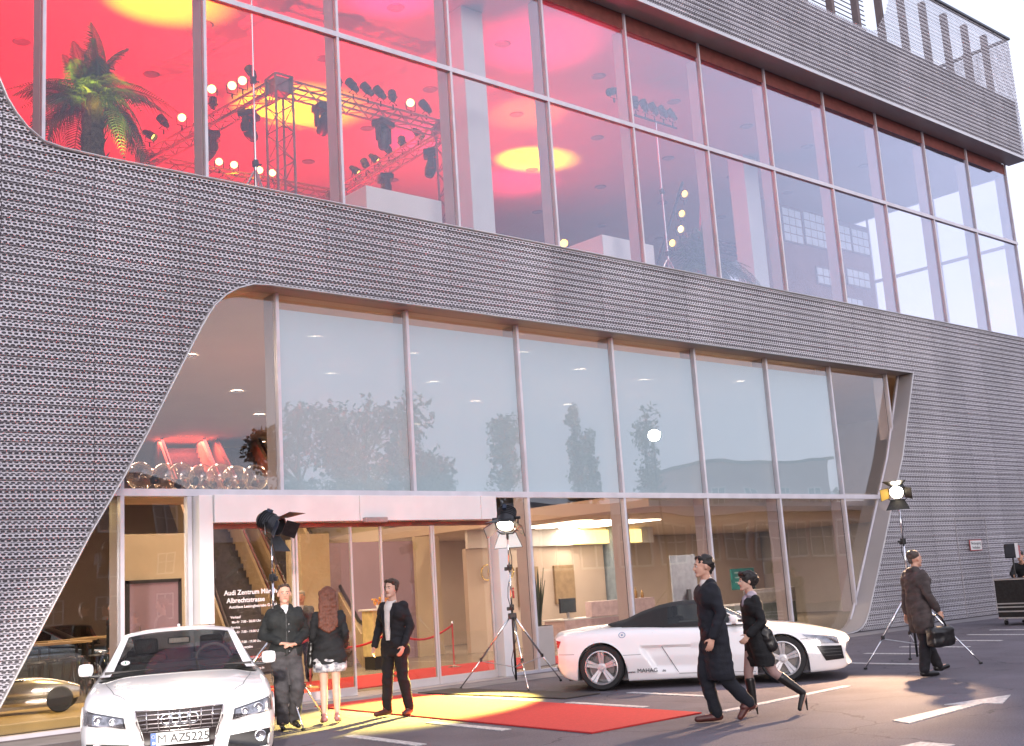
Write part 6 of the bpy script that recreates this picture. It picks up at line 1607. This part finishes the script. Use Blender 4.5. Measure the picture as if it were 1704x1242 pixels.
# ---- 5 walking woman, dark coat, knee boots
def woman_walk():
    t = person('woman in a short dark coat and heeled boots walking behind the navy overcoat man', (3.83, -8.46, .006), face(-.80, .60), 1.61)
    J = dict(BASE); J.update(head=(0, -.03, 1.665), elR=(-.21, .10, 1.17), wrR=(-.20, .0, .95), elL=(.21, .06, 1.16), wrL=(.19, -.11, 1.0), knR=(-.08, -.10, .53), anR=(-.08, -.07, .15), toR=(-.09, -.23, .035), knL=(.085, .18, .52), anL=(.09, .52, .25), toL=(.10, .47, .06))
    Rm = rotz(.05)
    b, hp = body(J, M_skin2, t, .94, None, Rm, True)
    mb = MB(); capsule(mb, (-.085, .0, 1.33), (.085, .0, 1.33), .135, .135, 18); capsule(mb, (0, 0, 1.02), (0, 0, 1.30), .138, .145, 18, sx=1.08); capsule(mb, (-.14, .01, 1.405), (.14, .01, 1.405), .058, .058, 14)
    capsule(mb, (-.06, .02, .96), (-.07, .02, .68), .145, .15, 16); capsule(mb, (.06, .03, .96), (.07, .08, .68), .145, .15, 16)
    for s_ in 'RL': shell_arm(mb, J['sh'+s_], J['el'+s_], J['wr'+s_], .070, .060, .050, .93)
    fuse(mb, 'coat', M_cloth_bk, t, .012, 3, .011, 9, 31, cut=[((0, 0, .60), (0, 0, -1))])
    mb = MB(); capsule(mb, (-.05, .01, 1.475), (.05, .01, 1.475), .062, .062, 12); capsule(mb, (-.02, -.06, 1.44), (.02, -.09, 1.38), .045, .04, 10); fuse(mb, 'scarf', mat('lilac_scarf', (.42, .36, .42), .85), t, .009, 1, .008, 22)
    mb = MB(); capsule(mb, (.17, .10, 1.02), (.17, .16, .86), .075, .085, 12, sx=.7); capsule(mb, (.15, .03, 1.42), (.18, .12, 1.05), .013, .013, 8); fuse(mb, 'shoulder_bag', M_shoe_b, t, .011, 2, .008, 14)
    mb = MB()
    for s_ in 'RL': capsule(mb, V3(J['hip'+s_]).lerp(V3(J['kn'+s_]), .3), J['kn'+s_], .088, .060, 12); capsule(mb, J['kn'+s_], V3(J['kn'+s_]).lerp(V3(J['an'+s_]), .4), .060, .056, 12)
    fuse(mb, 'stockings', M_stock, t, .010, 2)
    for s_ in 'RL':
        kn, an, to = V3(J['kn'+s_]), V3(J['an'+s_]), V3(J['to'+s_])
        mb = MB(); capsule(mb, kn.lerp(an, .25), kn.lerp(an, .6), .064, .056, 14); capsule(mb, kn.lerp(an, .6), an, .056, .044, 12); capsule(mb, an+V3((0, 0, -.03)), to+V3((0, -.01, .0)), .042, .030, 10)
        f_ = (to-an); f_.z = 0; f_.normalize(); hl = an-f_*.03; capsule(mb, hl+V3((0, 0, -.03)), V3((hl.x, hl.y+.01, max(.012, to.z-.022))), .020, .011, 8)
        fuse(mb, 'boot', M_shoe_b, t, .008, 2)
    hair_cap(hp, Rm, M_hair_d, t, (.088, .106, .092), (0, .034, .032), [((-.03, .08, .04), (.03, .10, .02), .05, .05), ((0, .10, -.01), (0, .08, -.07), .045, .03), ((-.06, -.05, .085), (.06, -.05, .085), .026, .026)], wr=.014, seed=14)
woman_walk()

# ---- 6 man in a brown grey coat carrying a dark bag, walking right
def man_bag():
    t = person('man in a brown grey coat carrying a dark travel bag past the corrugated wall', (8.31, -7.93, .006), face(.86, -.30), 1.78)
    J = dict(BASE); J.update(head=(.0, -.04, 1.65), elR=(-.25, .03, 1.15), wrR=(-.27, -.10, .90), elL=(.25, .0, 1.15), wrL=(.27, .02, .88), knR=(-.085, .04, .50), anR=(-.08, .10, .095), toR=(-.09, -.08, .035), knL=(.09, -.10, .52), anL=(.10, -.30, .13), toL=(.11, -.46, .10))
    Rm = rotz(.0)
    b, hp = body(J, M_skin, t, 1.02, None, Rm)
    mb = MB(); capsule(mb, (-.10, .0, 1.33), (.10, .0, 1.33), .155, .155, 18); capsule(mb, (0, 0.01, 1.0), (0, .01, 1.30), .165, .165, 18, sx=1.1); capsule(mb, (-.155, .01, 1.41), (.155, .01, 1.41), .068, .068, 14)
    capsule(mb, (-.06, .02, .96), (-.08, .03, .70), .155, .155, 16); capsule(mb, (.06, .0, .96), (.08, -.03, .70), .155, .155, 16)
    for s_ in 'RL': shell_arm(mb, J['sh'+s_], J['el'+s_], J['wr'+s_], .082, .068, .055, .94)
    capsule(mb, (-.06, .03, 1.475), (.06, .03, 1.475), .058, .058, 10)
    fuse(mb, 'coat', M_coat_brown, t, .012, 3, .012, 9, 41, cut=[((0, 0, .60), (0, 0, -1))])
    mb = MB(); capsule(mb, (-.07, 0, .93), (.07, 0, .93), .115, .115, 14)
    for s_ in 'RL': shell_leg(mb, J['hip'+s_], J['kn'+s_], J['an'+s_], .10, .080, .068)
    fuse(mb, 'trousers', M_suit, t, .012, 3, .009, 10, 45)
    for s_ in 'RL': shoe(J['an'+s_], J['to'+s_], M_shoe_b, t)
    hair_cap(hp, Rm, mat('greying_hair', (.09, .065, .055), .7, 0, .3, 30), t, (.083, .094, .074), (0, .040, .048), [((0, .10, -.01), (0, .085, -.05), .035, .025)], wr=.006, seed=19)
    return t
man_bag()
t = thing('travel_bag', 'dark soft travel bag held by the man in the brown grey coat', 'bag', (8.31, -7.93, .006), face(.86, -.30))
mb = MB(); mb.rbox((-.33, -.03, .545), (.17, .40, .27), .06); mb.rbox((-.235, -.03, .50), (.05, .26, .16), .02)
fuse(mb, 'bag_body', M_shoe_b, t, .012, 2, .010, 10)
mb = MB(); mb.tube([(-.33, -.15, .67), (-.30, -.11, .80), (-.275, -.06, .845), (-.28, .0, .82), (-.33, .08, .67)], .012, 7); mb.build('handle', M_shoe_b, t, smooth=True)

# ---- people inside
def simple_person(label, loc, rz, H, mtop, mleg, mh, shirt=None):
    t = person(label, loc, rz, H); J = dict(BASE); b, hp = body(J, M_skin, t, 1., None, None, vox=.012)
    mb = MB(); capsule(mb, (-.10, .0, 1.33), (.10, .0, 1.33), .145, .145, 14); capsule(mb, (0, 0.01, .85), (0, .01, 1.30), .155, .155, 14, sx=1.1); capsule(mb, (-.172, .01, 1.405), (.172, .01, 1.405), .075, .075, 12)
    for s_ in 'RL': shell_arm(mb, J['sh'+s_], J['el'+s_], J['wr'+s_], .076, .064, .052, .94)
    fuse(mb, 'jacket', mtop, t, .014, 3, .009, 10, 50, cut=[((0, 0, .78), (0, 0, -1))])
    mb = MB(); capsule(mb, (-.07, 0, .93), (.07, 0, .93), .115, .115, 14)
    for s_ in 'RL': shell_leg(mb, J['hip'+s_], J['kn'+s_], J['an'+s_], .10, .078, .066)
    fuse(mb, 'trousers', mleg, t, .014, 3, .008, 10, 55)
    for s_ in 'RL': shoe(J['an'+s_], J['to'+s_], M_shoe_b, t)
    if shirt: mb = MB(); mb.prism([(-.06, 1.50), (.06, 1.50), (0, 1.2)], .02, Matrix.Translation((0, -.150, 0))); mb.build('shirt', shirt, t); mb = MB(); mb.prism([(-.012, 1.47), (.012, 1.47), (.018, 1.26), (0, 1.23), (-.018, 1.26)], .02, Matrix.Translation((0, -.158, 0))); mb.build('tie', M_suit, t)
    hair_cap(hp, Matrix.Identity(3), mh, t, wr=.007)
simple_person('man in a dark jacket with ginger hair standing inside behind the left pane', (2.72, 6.85, .02), face(-.9, .3), 1.86, M_cloth_bk, M_suit, mat('ginger_hair', (.30, .12, .05), .6, 0, .2, 30))
simple_person('man in a grey suit and tie standing inside behind the woman', (5.35, 3.9, .03), face(-.6, -.8), 1.80, mat('grey_suit_cloth', (.10, .10, .12), .85, 0, .2, 12), M_suit, mat('grey_hair', (.3, .27, .25), .7), M_tshirt)
# ================================================================ flight case and person at the right edge
t = thing('flight_case', 'black flight case with silver edges on castors at the right edge', 'flight case', (20.6, -3.55, 0.006), -.1)
a = MB(); a.rbox((0, 0, .62), (1.15, .8, .92), .01); a.build('box', M_blackmet, t)
for z in (.17, .42, .5, .62-.30, 1.06):
    a = MB(); a.bx(-.58, .58, -.405, -.40, z-.015, z+.015); a.bx(-.585, -.576, -.4, .4, z-.015, z+.015); a.build('edge_strip', M_alu, t)
for x in (-.57, -.2, .57):
    a = MB(); a.bx(x-.02, x+.02, -.41, -.395, .16, 1.08); a.build('corner_strip', M_alu, t)
for x in (-.45, .45):
    for y in (-.3, .3):
        a = MB(); a.lathe([(0, -.02), (.06, -.02), (.06, .02), (0, .02)], 14, Matrix.Translation((x, y, .06)) @ Matrix.Rotation(PI/2, 4, 'X')); a.build('castor', M_black, t)
        a = MB(); a.rbox((x, y, .13), (.05, .06, .06), .01); a.build('castor_fork', M_alu, t)
t = person('man in black leaning over the flight case', (21.25, -3.3, .006), face(-1, -.2), 1.78)
J = dict(BASE); J.update(head=(0, -.22, 1.60), neck=(0, -.10, 1.44), chest=(0, -.05, 1.28), shR=(-.17, -.06, 1.38), shL=(.17, -.06, 1.38), elR=(-.24, -.22, 1.18), wrR=(-.16, -.40, 1.12), elL=(.24, -.22, 1.18), wrL=(.16, -.40, 1.12))
b, hp = body(J, M_skin, t, 1., None, None, vox=.012)
mb = MB(); capsule(mb, (-.10, -.05, 1.30), (.10, -.05, 1.30), .145, .145, 14); capsule(mb, (0, 0.0, .92), (0, -.04, 1.28), .155, .155, 14, sx=1.1); capsule(mb, (-.165, -.06, 1.37), (.165, -.06, 1.37), .075, .075, 12)
for s_ in 'RL': shell_arm(mb, J['sh'+s_], J['el'+s_], J['wr'+s_], .076, .064, .052, .9)
fuse(mb, 'sweater', M_cloth_bk, t, .014, 3, .009, 10, 70, cut=[((0, 0, .85), (0, 0, -1))])
mb = MB(); capsule(mb, (-.07, 0, .93), (.07, 0, .93), .115, .115, 14)
for s_ in 'RL': shell_leg(mb, J['hip'+s_], J['kn'+s_], J['an'+s_], .10, .078, .066)
fuse(mb, 'trousers', M_suit, t, .014, 3, .008, 10, 75)
for s_ in 'RL': shoe(J['an'+s_], J['to'+s_], M_shoe_b, t)
hair_cap(hp, Matrix.Identity(3), M_hair_d, t)
t = thing('light_box', 'dark lamp housing on a short stand on the flight case', 'film lamp', (20.35, -3.5, 1.1), .3)
a = MB(); a.rbox((0, 0, .62), (.34, .3, .34), .03); a.build('housing', M_par, t); a = MB(); a.tube([(0, 0, 0), (0, 0, .5)], .02, 8); a.build('stand', M_blackmet, t)
a = MB(); a.bx(-.15, .15, -.162, -.155, .5, .74); a.build('red_panel', mat('red_label', (.35, .03, .03), .5), t); a = MB(); a.bx(-.175, -.165, -.17, -.1, .45, .8); a.build('white_edge', M_white, t)
# small sign and flush service door on the corrugated wall
t = thing('wall_sign', 'small white two line sign with a red rim on the corrugated wall', 'sign', (24.5, YM-.03, 1.97))
a = MB(); a.rbox((0, 0, 0), (.66, .02, .30), .005); a.build('rim', mat('sign_red', (.50, .08, .08), .5), t); a = MB(); a.bx(-.31, .31, -.014, -.0105, -.13, .13); a.build('face', M_plate, t)
text('lettering', 'Notausgang', .115, M_dkletter, t, Matrix.Translation((0, -.016, .02)) @ Matrix.Rotation(PI/2, 4, 'X'), .001, 'CENTER'); text('lettering', 'freihalten', .115, M_dkletter, t, Matrix.Translation((0, -.016, -.10)) @ Matrix.Rotation(PI/2, 4, 'X'), .001, 'CENTER')
for x0, x1, z0, z1 in ((23.55, 23.59, .05, 2.75), (25.25, 25.29, .05, 2.75), (23.59, 25.25, 2.71, 2.75)):
    a = MB(); a.bx(x0, x1, YM-.012, YM-.001, z0, z1); a.build('door_edge', M_reveal, bld)

# ================================================================ the other side of the car park (behind the camera, seen in the glass)
M_brick = mat('red_brick', (.20, .10, .08), .85, 0, .25, 3); M_pink = mat('rose_render', (.42, .27, .28), .85, 0, .08, 1)
M_win = mat('far_window_glass', (.12, .13, .14), .15, .2); M_wfr = mat('far_window_frame', (.62, .60, .58), .6); M_roof = mat('grey_roof', (.16, .15, .17), .8, 0, .1, 1)
def far_building(label, loc, rz, w, d, h, m, cols, rows_, wz0, wh, ww, roof=.0, name='opposite_building'):
    t = thing(name, label, 'building', loc, rz)
    a = MB(); a.bx(-w/2, w/2, 0, -d, 0, h); a.build('wall', m, t)
    a = MB()
    if roof: a.add([(-w/2-.4, .4, h), (w/2+.4, .4, h), (w/2+.4, -d-.4, h), (-w/2-.4, -d-.4, h), (-w/2, -d/2, h+roof), (w/2, -d/2, h+roof)], [(0, 1, 5, 4), (2, 3, 4, 5), (0, 4, 3), (1, 2, 5), (0, 3, 2, 1)])
    else: a.bx(-w/2-.2, w/2+.2, .2, -d-.2, h, h+.3)
    a.build('roof', M_roof, t)
    fo = None
    for i in range(cols):
        for j in range(rows_):
            x = -w/2+(i+.5)*w/cols; z = wz0+j*3.0
            if fo is None:
                a = MB(); a.bx(-ww/2-.1, -ww/2, 0, .08, -.1, wh+.1); a.bx(ww/2, ww/2+.1, 0, .08, -.1, wh+.1); a.bx(-ww/2, ww/2, 0, .08, wh, wh+.1); a.bx(-ww/2, ww/2, 0, .1, -.1, 0); a.bx(-.04, .04, 0, .07, 0, wh); a.bx(-ww/2, ww/2, .0, .06, wh*.55, wh*.55+.06)
                fo = a.build('window', M_wfr, t); a = MB(); a.bx(-ww/2, ww/2, .004, .02, 0, wh); fp = a.build('pane', M_win, fo); o = fo
            else: o = inst(fo, t); inst(fp, o)
            o.location = (x, .002, z)
    return t
# long low hall: reflected in the right lower panes
far_building('long low rose coloured hall with a row of windows across the car park', (54, -17.5, 0), .0, 60, 14, 4.4, M_pink, 26, 1, 2.3, 1.6, 1.7, 1.2)
far_building('red brick apartment house with white windows across the road', (12, -58, 0), -.1, 36, 12, 9.2, M_brick, 9, 3, 1.2, 1.5, 1.3, 2.6)
far_building('tall pale block behind the trees far across the road', (86, -52, 0), .35, 15, 12, 12.2, M_pink, 4, 3, 2.2, 1.5, 1.3)
far_building('low grey shed with a wide shallow roof across the road', (40, -74, 0), .1, 46, 18, 7.0, M_roof, 12, 2, 1.2, 1.2, 1.8, 3.6)
M_fol = mat('hazy_tree_foliage', (.15, .18, .15), .8, 0, .3, 1.5); M_fol2 = mat('autumn_foliage', (.15, .15, .10), .8, 0, .3, 1.5); M_trunk = mat('tree_bark', (.09, .07, .055), .9, 0, .2, 4, .5, 20)  # foliage colour paled, so the twilight haze is put into it
def tree(label, loc, h, cw, m, seed, col_=False, n=3600, name='leafy_tree', leaf=.24):
    rn = random.Random(seed); t = thing(name, label, 'tree', loc)
    q = MB(); q.tube([(0, 0, 0), (.1, 0, h*.3), (0, .1, h*.6), (0, 0, h*.93)], [h*.022, h*.017, h*.011, h*.003], 8)
    lobes = []
    for k in range(26 if not col_ else 44):
        u = rn.random(); z = h*(.22+.74*u) if not col_ else h*(.08+.9*u)
        r_ = cw*math.sin(PI*min(1, .15+.8*(1-abs(u-.42)*1.25)))*(1 if not col_ else .8); w = rn.uniform(0, 2*PI); rr_ = r_*(rn.uniform(.25, .85) if not col_ else rn.uniform(0, .4))
        c = V3((rr_*math.cos(w), rr_*math.sin(w), z)); lobes.append((c, cw*(rn.uniform(.22, .42) if not col_ else rn.uniform(.45, .75)*(1.15-.6*abs(u-.4)))))
        q.tube([(0, 0, max(h*.12, z-h*.16)), c*.6+V3((0, 0, z*.4)), c], [h*.007, h*.004, h*.001], 5)
    q.build('trunk', M_trunk, t)
    q = MB()
    for k in range(n):
        c, r_ = rn.choice(lobes); v = V3((rn.gauss(0, 1), rn.gauss(0, 1), rn.gauss(0, 1))).normalized()*r_*rn.uniform(.4, 1.1)
        p = c+v; a_ = V3((rn.gauss(0, 1), rn.gauss(0, 1), rn.gauss(0, 1))).normalized(); b_ = a_.cross(V3((rn.gauss(0, 1), rn.gauss(0, 1), 1))).normalized(); s_ = leaf*rn.uniform(.5, 1.1)
        q.add([p-a_*s_, p+b_*s_*.6, p+a_*s_, p-b_*s_*.6], [(0, 1, 2, 3)])
    q.build('crown', m, t, fix=False)
tree('broad leafy tree across the road reflected left of the second mullion', (26, -38.5, 0), 12.2, 3.0, M_fol, 1)
tree('tallest broad tree across the road reflected in the second blind', (29.8, -37.6, 0), 12.2, 4.2, M_fol, 2, n=5200)
tree('rounded tree right of the tallest tree across the road', (33.5, -38, 0), 10.6, 2.8, M_fol2, 3)
tree('narrow poplar across the road, first of the poplar row', (53.7, -53, 0), 15.4, 1.6, M_fol, 4, True, name='poplar')
tree('narrow poplar across the road, second of the poplar row', (58.8, -50, 0), 15.8, 1.3, M_fol, 5, True, name='poplar')
tree('narrow poplar across the road, third of the poplar row', (61.0, -50.5, 0), 14.2, 1.0, M_fol, 6, True, name='poplar')
tree('narrow poplar across the road, tallest at the right end of the row', (63.8, -47, 0), 15.6, 2.0, M_fol, 7, True, name='poplar')
tree('bare looking street tree in front of the brick apartment house', (10.5, -46, 0), 9, 2.2, M_fol2, 8, n=2000)
tree('small tree beside the pale block', (80, -42, 0), 9, 2.6, M_fol, 9, n=2000)
q = MB()
rn = random.Random(5)
for k in range(2600):
    p = V3((rn.uniform(24, 96), -43+rn.gauss(0, 1.0), rn.uniform(0, 5.0))); a_ = V3((rn.gauss(0, 1), rn.gauss(0, 1), rn.gauss(0, 1))).normalized(); b_ = a_.cross(V3((0, .3, 1))).normalized(); s_ = rn.uniform(.3, .7)
    q.add([p-a_*s_, p+b_*s_*.7, p+a_*s_, p-b_*s_*.7], [(0, 1, 2, 3)])
tag(q.build('hedge', M_fol, fix=False), 'long green hedge along the far side of the road', 'hedge', kind='stuff')
# grassy rise beyond the road
q = MB(); q.add([(-300, -70, .0), (300, -70, .0), (300, -180, 9), (-300, -180, 9), (-300, -320, 12), (300, -320, 12)], [(0, 1, 2, 3), (3, 2, 5, 4)]); tag(q.build('hill', mat('distant_grass', (.09, .11, .07), .95, 0, .15, .05)), kind='structure')
# car park lamp and floodlight on a tall stand opposite (their glow shows in the glass)
def flood_stand(loc, h, aim, P, c, label, cone=70, r=.25):
    t = thing('floodlight_stand', label, 'floodlight', loc)
    a = MB(); a.tube([(0, 0, 0), (0, 0, h)], [.06, .04], 8); a.build('mast', M_blackmet, t, smooth=True)
    for k in range(3):
        w = 2*PI*k/3; a = MB(); a.tube([(0, 0, 1.2), (1.1*math.cos(w), 1.1*math.sin(w), .03)], .03, 6); a.build('leg', M_blackmet, t)
    dv = (V3(aim)-V3(loc)-V3((0, 0, h))).normalized(); Mx = Matrix.Translation((0, 0, h)) @ dv.to_track_quat('Z', 'Y').to_matrix().to_4x4()
    a = MB(); a.lathe([(0, -.25), (.16, -.2), (.25, 0), (.3, .2), (.28, .2), (.22, .02), (0, -.02)], 18, Mx); a.build('housing', M_par, t, smooth=40)
    a = MB(); a.lathe([(0, .12), (.26, .12), (.26, .13), (0, .13)], 18, Mx); a.build('lens', mat('floodlight_lens', (1, .95, .9), .4, emit=(1, .93, .82), estr=40), t)
    p = V3(loc)+V3((0, 0, h)); spot('floodlight_beam', p+dv*.32, p+dv*5, P, c, cone, .5, r=r)
flood_stand((28.6, -14.8, 0), 7.4, (15, 0, 5.2), 500, (1, .9, .75), 'tall floodlight stand across the car park', 60)
flood_stand((-9.6, -19.5, 0), 3.6, (-1.75, -5.0, .75), 12000, (1, .90, .82), 'floodlight on a stand beside the photographer aimed at the white coupe', 17, r=.15)
